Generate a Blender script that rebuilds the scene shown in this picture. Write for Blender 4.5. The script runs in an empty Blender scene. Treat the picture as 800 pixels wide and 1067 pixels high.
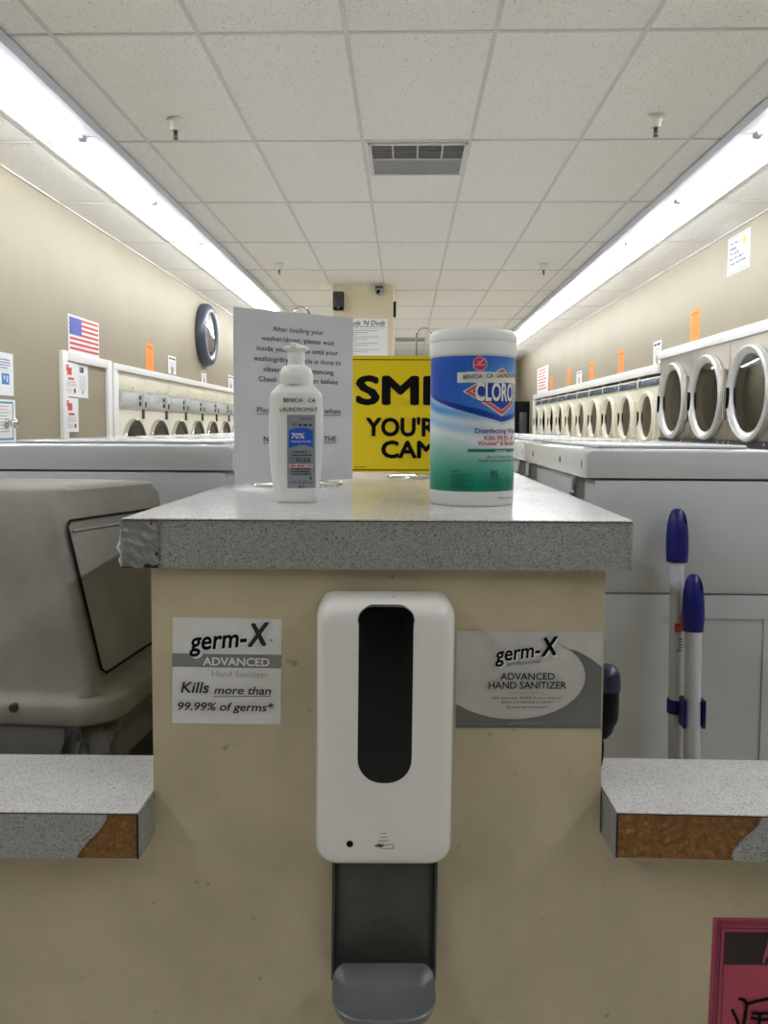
import bpy, bmesh, math, random
from math import sin, cos, pi, radians, sqrt
from mathutils import Vector, Matrix

random.seed(7)
SC = bpy.context.scene
COL = SC.collection

# ------------------------------------------------------------------ camera
cam_data = bpy.data.cameras.new('camera')
cam_data.sensor_fit = 'AUTO'
cam_data.sensor_width = 36.0
cam_data.lens = 815.0 / 1067.0 * 36.0
cam_data.shift_x = 0.0
cam_data.shift_y = -39.5 / 1067.0
cam_data.clip_start = 0.02
cam_data.clip_end = 100
cam = bpy.data.objects.new('camera', cam_data)
COL.objects.link(cam)
CAM_R = Matrix.Rotation(radians(1.55), 4, 'Z') @ Matrix.Rotation(pi / 2 + radians(-3.45), 4, 'X') @ Matrix.Rotation(radians(0.3), 4, 'Z')
cam.matrix_world = Matrix.Translation((0, 0, 1.17)) @ CAM_R
SC.camera = cam

# ------------------------------------------------------------------ world, exposure
world = bpy.data.worlds.new('world')
SC.world = world
world.use_nodes = True
world.node_tree.nodes['Background'].inputs[0].default_value = (0.85, 0.9, 1.0, 1)
world.node_tree.nodes['Background'].inputs[1].default_value = 0.05
SC.view_settings.view_transform = 'Standard'
SC.view_settings.look = 'None'
SC.view_settings.exposure = 0.32
SC.view_settings.gamma = 1.0
SC.view_settings.use_curve_mapping = False
TUBE_STRENGTH = 66.0          # emission of every fluorescent tube
TUBE_START, TUBE_END = -4, 12  # fixtures along each strip (0 = first one in view)

# ------------------------------------------------------------------ materials
def lin(c):
    c = c / 255.0
    return c / 12.92 if c <= 0.04045 else ((c + 0.055) / 1.055) ** 2.4

def rgb(r, g, b):
    return (lin(r), lin(g), lin(b), 1.0)

MATS = {}
def mat(name, col, rough=0.5, metal=0.0, spec=0.5, var=0.0, vscale=8.0, bump=0.0, bscale=120.0, coat=0.0):
    if name in MATS:
        return MATS[name]
    m = bpy.data.materials.new(name)
    m.use_nodes = True
    nt = m.node_tree
    b = nt.nodes['Principled BSDF']
    b.inputs['Base Color'].default_value = rgb(*col)
    b.inputs['Roughness'].default_value = rough
    b.inputs['Metallic'].default_value = metal
    b.inputs['Specular IOR Level'].default_value = spec
    b.inputs['Coat Weight'].default_value = coat
    tc = nt.nodes.new('ShaderNodeTexCoord')
    if var > 0:
        n = nt.nodes.new('ShaderNodeTexNoise'); n.inputs['Scale'].default_value = vscale; n.inputs['Detail'].default_value = 6
        nt.links.new(tc.outputs['Object'], n.inputs['Vector'])
        r = nt.nodes.new('ShaderNodeValToRGB')
        r.color_ramp.elements[0].position = 0.3; r.color_ramp.elements[1].position = 0.7
        r.color_ramp.elements[0].color = rgb(*[max(0, x * (1 - var)) for x in col])
        r.color_ramp.elements[1].color = rgb(*[min(255, x * (1 + var * 0.5)) for x in col])
        nt.links.new(n.outputs['Fac'], r.inputs['Fac'])
        nt.links.new(r.outputs['Color'], b.inputs['Base Color'])
    if bump > 0:
        n2 = nt.nodes.new('ShaderNodeTexNoise'); n2.inputs['Scale'].default_value = bscale; n2.inputs['Detail'].default_value = 3
        nt.links.new(tc.outputs['Object'], n2.inputs['Vector'])
        bp = nt.nodes.new('ShaderNodeBump'); bp.inputs['Strength'].default_value = bump; bp.inputs['Distance'].default_value = 0.002
        nt.links.new(n2.outputs['Fac'], bp.inputs['Height'])
        nt.links.new(bp.outputs['Normal'], b.inputs['Normal'])
    MATS[name] = m
    return m

def ramp_node(nt, stops):
    r = nt.nodes.new('ShaderNodeValToRGB')
    cr = r.color_ramp
    while len(cr.elements) < len(stops):
        cr.elements.new(0.5)
    for e, (p, c) in zip(cr.elements, stops):
        e.position = p; e.color = c
    return r

def speckle(name, base, dark, light, scale, rough):
    m = bpy.data.materials.new(name); m.use_nodes = True
    nt = m.node_tree; b = nt.nodes['Principled BSDF']
    b.inputs['Roughness'].default_value = rough
    tc = nt.nodes.new('ShaderNodeTexCoord')
    v = nt.nodes.new('ShaderNodeTexVoronoi'); v.inputs['Scale'].default_value = scale
    nt.links.new(tc.outputs['Object'], v.inputs['Vector'])
    sep = nt.nodes.new('ShaderNodeSeparateColor'); nt.links.new(v.outputs['Color'], sep.inputs[0])
    r = ramp_node(nt, [(0.0, rgb(*dark)), (0.1, rgb(*dark)), (0.2, rgb(*base)), (0.8, rgb(*base)), (0.93, rgb(*light))])
    nt.links.new(sep.outputs[0], r.inputs['Fac'])
    n = nt.nodes.new('ShaderNodeTexNoise'); n.inputs['Scale'].default_value = 9; n.inputs['Detail'].default_value = 5
    nt.links.new(tc.outputs['Object'], n.inputs['Vector'])
    r2 = ramp_node(nt, [(0.3, (0.86, 0.85, 0.84, 1)), (0.65, (1, 1, 1, 1))])
    nt.links.new(n.outputs['Fac'], r2.inputs['Fac'])
    mx = nt.nodes.new('ShaderNodeMix'); mx.data_type = 'RGBA'; mx.blend_type = 'MULTIPLY'; mx.inputs[0].default_value = 1
    nt.links.new(r.outputs['Color'], mx.inputs[6]); nt.links.new(r2.outputs['Color'], mx.inputs[7])
    nt.links.new(mx.outputs[2], b.inputs['Base Color'])
    return m

def dirty_paint(name, base, rough=0.5):
    """painted plaster with scuffs and small chips"""
    m = bpy.data.materials.new(name); m.use_nodes = True
    nt = m.node_tree; b = nt.nodes['Principled BSDF']
    b.inputs['Roughness'].default_value = rough
    tc = nt.nodes.new('ShaderNodeTexCoord')
    n = nt.nodes.new('ShaderNodeTexNoise'); n.inputs['Scale'].default_value = 7; n.inputs['Detail'].default_value = 6; n.inputs['Roughness'].default_value = 0.65
    nt.links.new(tc.outputs['Object'], n.inputs['Vector'])
    r = ramp_node(nt, [(0.3, rgb(*[x * 0.9 for x in base])), (0.6, rgb(*base))])
    nt.links.new(n.outputs['Fac'], r.inputs['Fac'])
    n3 = nt.nodes.new('ShaderNodeTexNoise'); n3.inputs['Scale'].default_value = 45; n3.inputs['Detail'].default_value = 4
    nt.links.new(tc.outputs['Object'], n3.inputs['Vector'])
    r3 = ramp_node(nt, [(0.0, (1, 1, 1, 1)), (0.69, (1, 1, 1, 1)), (0.75, (0.62, 0.58, 0.5, 1))])
    nt.links.new(n3.outputs['Fac'], r3.inputs['Fac'])
    mx = nt.nodes.new('ShaderNodeMix'); mx.data_type = 'RGBA'; mx.blend_type = 'MULTIPLY'; mx.inputs[0].default_value = 1
    nt.links.new(r.outputs['Color'], mx.inputs[6]); nt.links.new(r3.outputs['Color'], mx.inputs[7])
    nt.links.new(mx.outputs[2], b.inputs['Base Color'])
    n2 = nt.nodes.new('ShaderNodeTexNoise'); n2.inputs['Scale'].default_value = 30; n2.inputs['Detail'].default_value = 5
    nt.links.new(tc.outputs['Object'], n2.inputs['Vector'])
    bp = nt.nodes.new('ShaderNodeBump'); bp.inputs['Strength'].default_value = 0.25; bp.inputs['Distance'].default_value = 0.003
    nt.links.new(n2.outputs['Fac'], bp.inputs['Height']); nt.links.new(bp.outputs['Normal'], b.inputs['Normal'])
    return m

def ceiling_tile_mat():
    m = bpy.data.materials.new('acoustic tile'); m.use_nodes = True
    nt = m.node_tree; b = nt.nodes['Principled BSDF']
    b.inputs['Roughness'].default_value = 0.9
    tc = nt.nodes.new('ShaderNodeTexCoord')
    n = nt.nodes.new('ShaderNodeTexNoise'); n.inputs['Scale'].default_value = 120; n.inputs['Detail'].default_value = 3
    nt.links.new(tc.outputs['Object'], n.inputs['Vector'])
    r = ramp_node(nt, [(0.0, rgb(150, 147, 142)), (0.29, rgb(168, 165, 160)), (0.38, rgb(240, 236, 229)), (1.0, rgb(246, 242, 235))])
    nt.links.new(n.outputs['Fac'], r.inputs['Fac'])
    nt.links.new(r.outputs['Color'], b.inputs['Base Color'])
    bp = nt.nodes.new('ShaderNodeBump'); bp.inputs['Strength'].default_value = 0.35; bp.inputs['Distance'].default_value = 0.003
    nt.links.new(n.outputs['Fac'], bp.inputs['Height']); nt.links.new(bp.outputs['Normal'], b.inputs['Normal'])
    return m

def particle_board():
    m = bpy.data.materials.new('raw particle board'); m.use_nodes = True
    nt = m.node_tree; b = nt.nodes['Principled BSDF']
    b.inputs['Roughness'].default_value = 0.85
    tc = nt.nodes.new('ShaderNodeTexCoord')
    n = nt.nodes.new('ShaderNodeTexNoise'); n.inputs['Scale'].default_value = 150; n.inputs['Detail'].default_value = 6; n.inputs['Roughness'].default_value = 0.75
    nt.links.new(tc.outputs['Object'], n.inputs['Vector'])
    r = ramp_node(nt, [(0.30, rgb(70, 44, 18)), (0.44, rgb(116, 78, 36)), (0.58, rgb(138, 97, 48)), (0.66, rgb(164, 124, 74)), (0.74, rgb(214, 184, 136))])
    nt.links.new(n.outputs['Fac'], r.inputs['Fac'])
    nt.links.new(r.outputs['Color'], b.inputs['Base Color'])
    bp = nt.nodes.new('ShaderNodeBump'); bp.inputs['Strength'].default_value = 0.7; bp.inputs['Distance'].default_value = 0.002
    nt.links.new(n.outputs['Fac'], bp.inputs['Height']); nt.links.new(bp.outputs['Normal'], b.inputs['Normal'])
    return m

def emission(name, col, s):
    m = bpy.data.materials.new(name); m.use_nodes = True
    nt = m.node_tree; nt.nodes.remove(nt.nodes['Principled BSDF'])
    e = nt.nodes.new('ShaderNodeEmission'); e.inputs[0].default_value = (*col, 1); e.inputs[1].default_value = s
    nt.links.new(e.outputs[0], nt.nodes['Material Output'].inputs[0])
    return m

def thin_glass(name, tint, gain=2.0, rough=0.0, alpha=None):
    m = bpy.data.materials.new(name); m.use_nodes = True
    nt = m.node_tree; nt.nodes.remove(nt.nodes['Principled BSDF'])
    t = nt.nodes.new('ShaderNodeBsdfTransparent'); t.inputs[0].default_value = rgb(*tint)
    g = nt.nodes.new('ShaderNodeBsdfGlossy'); g.inputs['Roughness'].default_value = rough
    f = nt.nodes.new('ShaderNodeFresnel'); f.inputs[0].default_value = 1.5
    mu = nt.nodes.new('ShaderNodeMath'); mu.operation = 'MULTIPLY'; mu.use_clamp = True; mu.inputs[1].default_value = gain
    nt.links.new(f.outputs[0], mu.inputs[0])
    mx = nt.nodes.new('ShaderNodeMixShader')
    nt.links.new(mu.outputs[0], mx.inputs[0]); nt.links.new(t.outputs[0], mx.inputs[1]); nt.links.new(g.outputs[0], mx.inputs[2])
    last = mx
    if alpha is not None:
        d = nt.nodes.new('ShaderNodeBsdfDiffuse'); d.inputs[0].default_value = rgb(200, 200, 200)
        m2 = nt.nodes.new('ShaderNodeMixShader'); m2.inputs[0].default_value = alpha
        nt.links.new(mx.outputs[0], m2.inputs[1]); nt.links.new(d.outputs[0], m2.inputs[2]); last = m2
    nt.links.new(last.outputs[0], nt.nodes['Material Output'].inputs[0])
    return m

def attr_mat(name, rough):
    m = bpy.data.materials.new(name); m.use_nodes = True
    nt = m.node_tree; b = nt.nodes['Principled BSDF']; b.inputs['Roughness'].default_value = rough
    a = nt.nodes.new('ShaderNodeAttribute'); a.attribute_name = 'print'
    nt.links.new(a.outputs['Color'], b.inputs['Base Color'])
    return m

M = dict(
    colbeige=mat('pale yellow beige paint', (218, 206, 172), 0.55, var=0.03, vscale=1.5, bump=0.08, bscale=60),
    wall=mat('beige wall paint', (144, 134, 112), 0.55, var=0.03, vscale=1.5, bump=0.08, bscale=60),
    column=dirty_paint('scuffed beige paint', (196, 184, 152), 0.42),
    floor=mat('vinyl floor', (222, 220, 214), 0.35, var=0.12, vscale=20),
    tile=ceiling_tile_mat(),
    tbar=mat('ceiling grid metal', (212, 209, 203), 0.5),
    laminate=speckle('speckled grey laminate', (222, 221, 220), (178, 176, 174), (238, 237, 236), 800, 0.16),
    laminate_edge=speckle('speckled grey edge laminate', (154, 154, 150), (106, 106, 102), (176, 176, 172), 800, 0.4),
    board=particle_board(),
    seam=mat('dark glue line', (30, 26, 22), 0.8, var=0.2, vscale=60),
    tape=mat('silver foil tape', (176, 180, 180), 0.3, 0.75, var=0.12, vscale=60, bump=0.5, bscale=70),
    white=mat('white glossy plastic', (232, 230, 225), 0.22, coat=0.3),
    bottle=mat('white bottle plastic', (238, 238, 234), 0.28, var=0.01, vscale=10),
    lidwhite=mat('satin white plastic', (232, 231, 228), 0.35, var=0.015, vscale=10),
    enamel=mat('white enamel', (216, 218, 219), 0.22, coat=0.4, var=0.02, vscale=3),
    enamel_side=mat('white enamel cabinet side', (214, 217, 220), 0.33, var=0.03, vscale=4),
    cream=mat('cream enamel', (228, 221, 200), 0.4, var=0.02, vscale=4),
    trim=mat('white painted trim', (228, 226, 222), 0.45, var=0.02, vscale=5),
    steel=mat('brushed stainless steel', (196, 188, 176), 0.28, 1.0, var=0.05, vscale=3),
    chrome=mat('chrome', (215, 214, 212), 0.12, 1.0, var=0.03, vscale=20),
    alu=mat('satin aluminium', (178, 178, 176), 0.35, 0.9, var=0.05, vscale=20),
    darkmetal=mat('dark grey metal', (74, 74, 74), 0.45, 0.6, var=0.1, vscale=10),
    ring=mat('satin silver door ring', (206, 205, 202), 0.38, 0.55, var=0.04, vscale=10),
    plate=mat('light grey control plate', (190, 191, 187), 0.4, 0.15, var=0.03, vscale=15),
    drumlight=mat('pale dryer drum', (170, 168, 160), 0.4, 0.35, var=0.1, vscale=12),
    drum=mat('dryer drum', (124, 128, 134), 0.35, 0.7, var=0.1, vscale=12),
    black=mat('black plastic', (9, 9, 10), 0.45, spec=0.12, var=0.1, vscale=30),
    blackgloss=mat('black gloss window', (5, 5, 6), 0.12, spec=0.25, var=0.1, vscale=30),
    panelgrey=mat('grey control panel', (170, 171, 168), 0.45, 0.0, var=0.05, vscale=15),
    bluegrey=mat('blue grey control glass', (92, 104, 120), 0.1, var=0.1, vscale=10),
    traygrey=mat('grey tray plastic', (106, 108, 108), 0.3, var=0.04, vscale=20),
    bracket=mat('dark grey backplate plastic', (64, 63, 59), 0.35, var=0.06, vscale=30),
    binbeige=mat('weathered beige plastic', (140, 135, 125), 0.55, var=0.12, vscale=11, bump=0.35, bscale=90),
    bindoor=mat('weathered beige door plastic', (142, 138, 129), 0.5, var=0.1, vscale=9, bump=0.3, bscale=70),
    binbody=mat('grey bin plastic', (112, 108, 98), 0.55, var=0.08, vscale=8),
    film=thin_glass('clear bag film', (225, 228, 230), 1.8, 0.12, 0.42),
    glass=thin_glass('door glass', (176, 182, 186), 3.2, 0.02),
    navy=mat('dark blue plastic', (20, 24, 116), 0.32, var=0.05, vscale=30),
    navycap=mat('navy cap plastic', (34, 38, 70), 0.3, var=0.05, vscale=30),
    pole=mat('white painted pole', (214, 218, 228), 0.3, var=0.02, vscale=8),
    paper=mat('white paper', (232, 232, 232), 0.6, var=0.015, vscale=12),
    greypaper=mat('grey white paper', (206, 207, 210), 0.55, var=0.02, vscale=12),
    sticker=mat('white sticker', (224, 222, 218), 0.35, var=0.03, vscale=40),
    stickersilver=mat('light silver sticker', (196, 194, 188), 0.35, var=0.04, vscale=30),
    ink=mat('black ink', (12, 12, 12), 0.8, spec=0.15, var=0.1, vscale=50),
    inkgrey=mat('dark grey ink', (56, 56, 56), 0.7, spec=0.2, var=0.1, vscale=50),
    midgrey=mat('mid grey print', (132, 130, 126), 0.4, var=0.05, vscale=50),
    palegrey=mat('pale grey print', (158, 156, 152), 0.5, var=0.05, vscale=50),
    swooshgrey=mat('dark silver print', (112, 111, 106), 0.32, 0.2, var=0.06, vscale=30),
    yellow=mat('yellow sign plastic', (236, 208, 12), 0.4, var=0.02, vscale=8),
    orange=mat('orange paper', (246, 140, 50), 0.6, var=0.04, vscale=20),
    red=mat('red print', (196, 74, 68), 0.6, var=0.05, vscale=30),
    rust=mat('orange red print', (214, 120, 70), 0.6, var=0.05, vscale=30),
    blue=mat('blue print', (52, 68, 160), 0.6, var=0.05, vscale=30),
    skyblue=mat('light blue print', (70, 130, 200), 0.6, var=0.05, vscale=30),
    teal=mat('teal print', (70, 140, 176), 0.6, var=0.05, vscale=30),
    labelgrey=mat('silver bottle label', (150, 156, 162), 0.35, 0.2, var=0.02, vscale=40),
    labelblue=mat('blue bottle label', (34, 84, 186), 0.4, var=0.03, vscale=40),
    labelcream=mat('clear label tape', (240, 238, 230), 0.25, var=0.02, vscale=40),
    darkblue=mat('dark blue print', (36, 48, 110), 0.5, var=0.05, vscale=40),
    redprint=mat('crimson print', (190, 40, 50), 0.5, var=0.05, vscale=40),
    darkgreen=mat('dark green print', (8, 74, 62), 0.5, var=0.05, vscale=40),
    pink=mat('pink paper', (176, 66, 90), 0.6, var=0.05, vscale=25),
    pinkdark=mat('dark pink border print', (138, 48, 74), 0.6, var=0.08, vscale=60),
    maroon=mat('maroon print', (34, 9, 15), 0.6, var=0.2, vscale=120),
    clockrim=mat('dark blue grey rim', (58, 62, 74), 0.35, var=0.05, vscale=10),
    clockface=mat('pale clock face', (206, 208, 208), 0.2, var=0.08, vscale=14),
    sun=mat('sun yellow print', (236, 196, 40), 0.6, var=0.05, vscale=20),
    ventgrey=mat('vent grille grey', (150, 149, 146), 0.5, 0.3, var=0.06, vscale=30),
    ventdark=mat('vent filter', (96, 94, 90), 0.8, var=0.4, vscale=220),
    fixture=mat('white fixture enamel', (206, 209, 214), 0.35, var=0.01, vscale=5),
    brass=mat('dark bronze sprinkler', (92, 84, 72), 0.35, 0.8, var=0.1, vscale=30),
    escutcheon=mat('ivory sprinkler cup', (214, 214, 200), 0.4, var=0.03, vscale=30),
    tube=emission('fluorescent tube', (0.95, 1.0, 1.07), TUBE_STRENGTH),
    canprint=attr_mat('canister wrap print', 0.28),
)

# ------------------------------------------------------------------ mesh building
class MB:
    def __init__(s):
        s.v = []; s.f = []; s.mi = []; s.mats = []; s.sm = []
    def idx(s, m):
        if m not in s.mats: s.mats.append(m)
        return s.mats.index(m)
    def add(s, vs, fs, m, smooth=False, T=None):
        o = len(s.v); k = s.idx(m)
        for p in vs:
            p = Vector(p)
            s.v.append(T @ p if T is not None else p)
        for f in fs:
            s.f.append([i + o for i in f]); s.mi.append(k); s.sm.append(smooth)
        return s
    def box(s, x0, x1, y0, y1, z0, z1, m, T=None):
        vs = [(x0, y0, z0), (x1, y0, z0), (x1, y1, z0), (x0, y1, z0), (x0, y0, z1), (x1, y0, z1), (x1, y1, z1), (x0, y1, z1)]
        return s.add(vs, [(0, 3, 2, 1), (4, 5, 6, 7), (0, 1, 5, 4), (1, 2, 6, 5), (2, 3, 7, 6), (3, 0, 4, 7)], m, False, T)
    def rbox(s, x0, x1, y0, y1, z0, z1, m, r=0.005, seg=3, T=None):
        bm = bmesh.new()
        bmesh.ops.create_cube(bm, size=1)
        for v in bm.verts:
            v.co = Vector(((x0 + x1) / 2 + v.co.x * (x1 - x0), (y0 + y1) / 2 + v.co.y * (y1 - y0), (z0 + z1) / 2 + v.co.z * (z1 - z0)))
        bmesh.ops.bevel(bm, geom=bm.edges[:], offset=r, segments=seg, affect='EDGES', profile=0.5)
        bm.verts.index_update()
        vs = [v.co.copy() for v in bm.verts]; fs = [[v.index for v in f.verts] for f in bm.faces]
        bm.free()
        return s.add(vs, fs, m, True, T)
    def prism(s, pts, z0, z1, m, T=None, smooth=False):
        """extrude a plan polygon (counter-clockwise x,y) from z0 to z1"""
        n = len(pts)
        vs = [(p[0], p[1], z0) for p in pts] + [(p[0], p[1], z1) for p in pts]
        fs = [list(range(n - 1, -1, -1)), list(range(n, 2 * n))] + [(i, (i + 1) % n, n + (i + 1) % n, n + i) for i in range(n)]
        return s.add(vs, fs, m, smooth, T)
    def loft(s, rings, m, caps=(True, True), smooth=True, T=None):
        n = len(rings[0]); vs = [p for r in rings for p in r]; fs = []
        for k in range(len(rings) - 1):
            for i in range(n):
                j = (i + 1) % n
                fs.append((k * n + i, k * n + j, (k + 1) * n + j, (k + 1) * n + i))
        if caps[0]: fs.append(list(range(n - 1, -1, -1)))
        if caps[1]: fs.append([(len(rings) - 1) * n + i for i in range(n)])
        return s.add(vs, fs, m, smooth, T)
    def lathe(s, prof, m, n=32, T=None, smooth=True, caps=(True, True), sx=1, sy=1):
        rings = [[(r * sx * cos(2 * pi * i / n), r * sy * sin(2 * pi * i / n), z) for i in range(n)] for r, z in prof]
        return s.loft(rings, m, caps, smooth, T)
    def tube(s, path, r, m, n=8, closed=False, caps=True):
        P = [Vector(p) for p in path]; rings = []; k = len(P); up = None
        for i in range(k):
            if closed: t = (P[(i + 1) % k] - P[i - 1])
            else: t = P[min(i + 1, k - 1)] - P[max(i - 1, 0)]
            t.normalize()
            if up is None:
                up = Vector((0, 0, 1)) if abs(t.z) < 0.9 else Vector((1, 0, 0))
            a = t.cross(up).normalized(); b = a.cross(t).normalized(); up = b
            rr = r[i] if isinstance(r, (list, tuple)) else r
            rings.append([P[i] + a * (rr * cos(2 * pi * j / n)) + b * (rr * sin(2 * pi * j / n)) for j in range(n)])
        if closed: rings.append(rings[0])
        return s.loft(rings, m, (caps and not closed, caps and not closed), True)
    def grid(s, fn, nu, nv, m, smooth=True, T=None):
        vs = [fn(i / nu, j / nv) for j in range(nv + 1) for i in range(nu + 1)]
        fs = [(j * (nu + 1) + i, j * (nu + 1) + i + 1, (j + 1) * (nu + 1) + i + 1, (j + 1) * (nu + 1) + i) for j in range(nv) for i in range(nu)]
        return s.add(vs, fs, m, smooth, T)
    def plate_with_hole(s, x0, x1, z0, z1, cx, cz, r, y, m, n=48):
        """flat plate in the plane y with a round hole"""
        vs = []; fs = []
        for i in range(n):
            a = 2 * pi * i / n; c, d = cos(a), sin(a)
            vs.append((cx + r * c, y, cz + r * d))
        for i in range(n):
            a = 2 * pi * i / n; c, d = cos(a), sin(a)
            t = 1e9
            if c > 1e-9: t = min(t, (x1 - cx) / c)
            if c < -1e-9: t = min(t, (x0 - cx) / c)
            if d > 1e-9: t = min(t, (z1 - cz) / d)
            if d < -1e-9: t = min(t, (z0 - cz) / d)
            vs.append((cx + t * c, y, cz + t * d))
        for i in range(n):
            j = (i + 1) % n
            fs.append((i, n + i, n + j, j))
        corners = [(x1, z1), (x0, z1), (x0, z0), (x1, z0)]
        for (px, pz) in corners:
            a = math.atan2(pz - cz, px - cx) % (2 * pi)
            i = int(a / (2 * pi / n)) % n; j = (i + 1) % n
            vs.append((px, y, pz)); fs.append((n + i, len(vs) - 1, n + j))
        return s.add(vs, fs, m)
    def build(s, name, parent=None, origin=None, local=False):
        me = bpy.data.meshes.new(name)
        if parent is not None and not local:
            o = Vector(parent_world(parent))
        elif parent is not None:
            o = Vector((0, 0, 0))
        elif origin is not None:
            o = Vector(origin)
        else:
            xs = [p.x for p in s.v]; ys = [p.y for p in s.v]; zs = [p.z for p in s.v]
            o = Vector(((min(xs) + max(xs)) / 2, (min(ys) + max(ys)) / 2, min(zs)))
        me.from_pydata([tuple(p - o) for p in s.v], [], s.f)
        for m in s.mats: me.materials.append(m)
        me.polygons.foreach_set('material_index', s.mi)
        me.polygons.foreach_set('use_smooth', s.sm)
        me.update()
        ob = bpy.data.objects.new(name, me)
        COL.objects.link(ob)
        if parent is not None:
            ob.parent = parent
        else:
            ob.location = o
        fix_normals(me)
        if any(s.sm):
            try: me.set_sharp_from_angle(angle=radians(40))
            except Exception: pass
        return ob

def fix_normals(me):
    bm = bmesh.new(); bm.from_mesh(me)
    bmesh.ops.recalc_face_normals(bm, faces=bm.faces[:])
    bm.to_mesh(me); bm.free()

WLOC = {}
def parent_world(p):
    o = Vector((0, 0, 0))
    while p is not None:
        o += p.location; p = p.parent
    return o

def tag(o, label, cat, group=None, kind=None):
    if label: o['label'] = label
    if cat: o['category'] = cat
    if group: o['group'] = group
    if kind: o['kind'] = kind
    return o

def thing(name, label, cat, loc, rz=0.0, group=None):
    o = bpy.data.objects.new(name, None)
    o.empty_display_size = 0.05
    COL.objects.link(o); o.location = loc; o.rotation_euler = (0, 0, rz)
    return tag(o, label, cat, group)

def structure(mb, name):
    return tag(mb.build(name, origin=(0, 0, 0)), None, None, None, 'structure')

def dup(root, loc, label, rz=None):
    r = root.copy(); COL.objects.link(r); r.location = loc; r['label'] = label
    if rz is not None: r.rotation_euler = (0, 0, rz)
    for ch in list(root.children):
        c = ch.copy(); COL.objects.link(c); c.parent = r
        for g in list(ch.children):
            d = g.copy(); COL.objects.link(d); d.parent = c
    return r

# ------------------------------------------------------------------ lettering
TEXT = {}
def text_mesh(body, bold=0.0, shear=0.0):
    key = (body, bold, shear)
    if key in TEXT: return TEXT[key]
    cu = bpy.data.curves.new('t', 'FONT'); cu.body = body; cu.size = 1.0; cu.offset = bold; cu.shear = shear
    cu.resolution_u = 3
    ob = bpy.data.objects.new('t', cu); COL.objects.link(ob)
    dg = bpy.context.evaluated_depsgraph_get()
    ev = ob.evaluated_get(dg); me = ev.to_mesh()
    vs = [(v.co.x, v.co.y) for v in me.vertices]; fs = [list(p.vertices) for p in me.polygons]
    ev.to_mesh_clear()
    bpy.data.objects.remove(ob); bpy.data.curves.remove(cu)
    if not vs: vs = [(0, 0)]
    xs = [v[0] for v in vs]
    TEXT[key] = (vs, fs, min(xs), max(xs))
    return TEXT[key]

class Sheet:
    """one printed sheet: paper and print in one mesh; fn(u, v, n) gives the point"""
    def __init__(s, fn, mb=None):
        s.fn = fn; s.mb = mb or MB(); s.n = 0.0004; s.step = 0.00025
    def poly(s, pts, m):
        s.mb.add([s.fn(u, v, s.n) for u, v in pts], [list(range(len(pts)))], m); s.n += s.step
    def rect(s, u0, v0, u1, v1, m, sub=1):
        if sub == 1: return s.poly([(u0, v0), (u1, v0), (u1, v1), (u0, v1)], m)
        n = s.n
        s.mb.grid(lambda a, b: s.fn(u0 + (u1 - u0) * a, v0 + (v1 - v0) * b, n), sub, max(1, sub // 2), m); s.n += s.step
    def disc(s, u, v, r, m, n=20, ry=None):
        s.poly([(u + r * cos(2 * pi * i / n), v + (ry or r) * sin(2 * pi * i / n)) for i in range(n)], m)
    def line(s, pts, w, m):
        for (a, b) in zip(pts[:-1], pts[1:]):
            d = Vector((b[0] - a[0], b[1] - a[1])); L = d.length or 1e-6; d /= L; q = Vector((-d.y, d.x)) * (w / 2); e = d * (w * 0.3)
            P = [(a[0] - e.x - q.x, a[1] - e.y - q.y), (b[0] + e.x - q.x, b[1] + e.y - q.y), (b[0] + e.x + q.x, b[1] + e.y + q.y), (a[0] - e.x + q.x, a[1] - e.y + q.y)]
            s.mb.add([s.fn(u, v, s.n) for u, v in P], [(0, 1, 2, 3)], m)
        s.n += s.step
    def frame(s, u0, v0, u1, v1, w, m):
        s.line([(u0, v0), (u1, v0), (u1, v1), (u0, v1), (u0, v0)], w, m)
    def text(s, body, u, v, cap, m, width=None, align='L', bold=0.0, shear=0.0, rot=0.0, grow=None):
        """u,v = baseline start (or centre / right end); cap = capital height; width = exact width"""
        thick = bold; bold = 0.0
        vs, fs, x0, x1 = text_mesh(body, bold, shear)
        x0 -= thick; x1 += thick
        ky = cap / 0.69; kx = ky if width is None else width / (x1 - x0)
        w = (x1 - x0) * kx
        off = {'L': 0, 'C': -w / 2, 'R': -w}[align]
        c, d = cos(rot), sin(rot)
        shifts = [(0, 0)]
        if thick > 0.004:
            shifts = [(thick * cos(q * pi / 4), thick * sin(q * pi / 4)) for q in range(8)]
        for q, (sx_, sy_) in enumerate(shifts):
            out = []
            for (x, y) in vs:
                a = (x - x0 + sx_) * kx + off; b = (y + sy_) * ky
                out.append(s.fn(u + a * c - b * d, v + a * d + b * c, s.n + q * s.step * 0.05))
            s.mb.add(out, fs, m)
        s.n += s.step
    def dashes(s, u0, u1, v, h, m, seed=0):
        """a line of print too small to read"""
        r = random.Random(seed + int(v * 1e5)); u = u0
        while u < u1 - h:
            w = min(h * r.uniform(1.5, 5), u1 - u)
            s.mb.add([s.fn(a, b, s.n) for a, b in ((u, v), (u + w, v), (u + w, v + h), (u, v + h))], [(0, 1, 2, 3)], m)
            u += w + h * 0.8

def plane_fn(O, U, V, N):
    O, U, V, N = Vector(O), Vector(U).normalized(), Vector(V).normalized(), Vector(N).normalized()
    return lambda u, v, n: O + U * u + V * v + N * n

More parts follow.
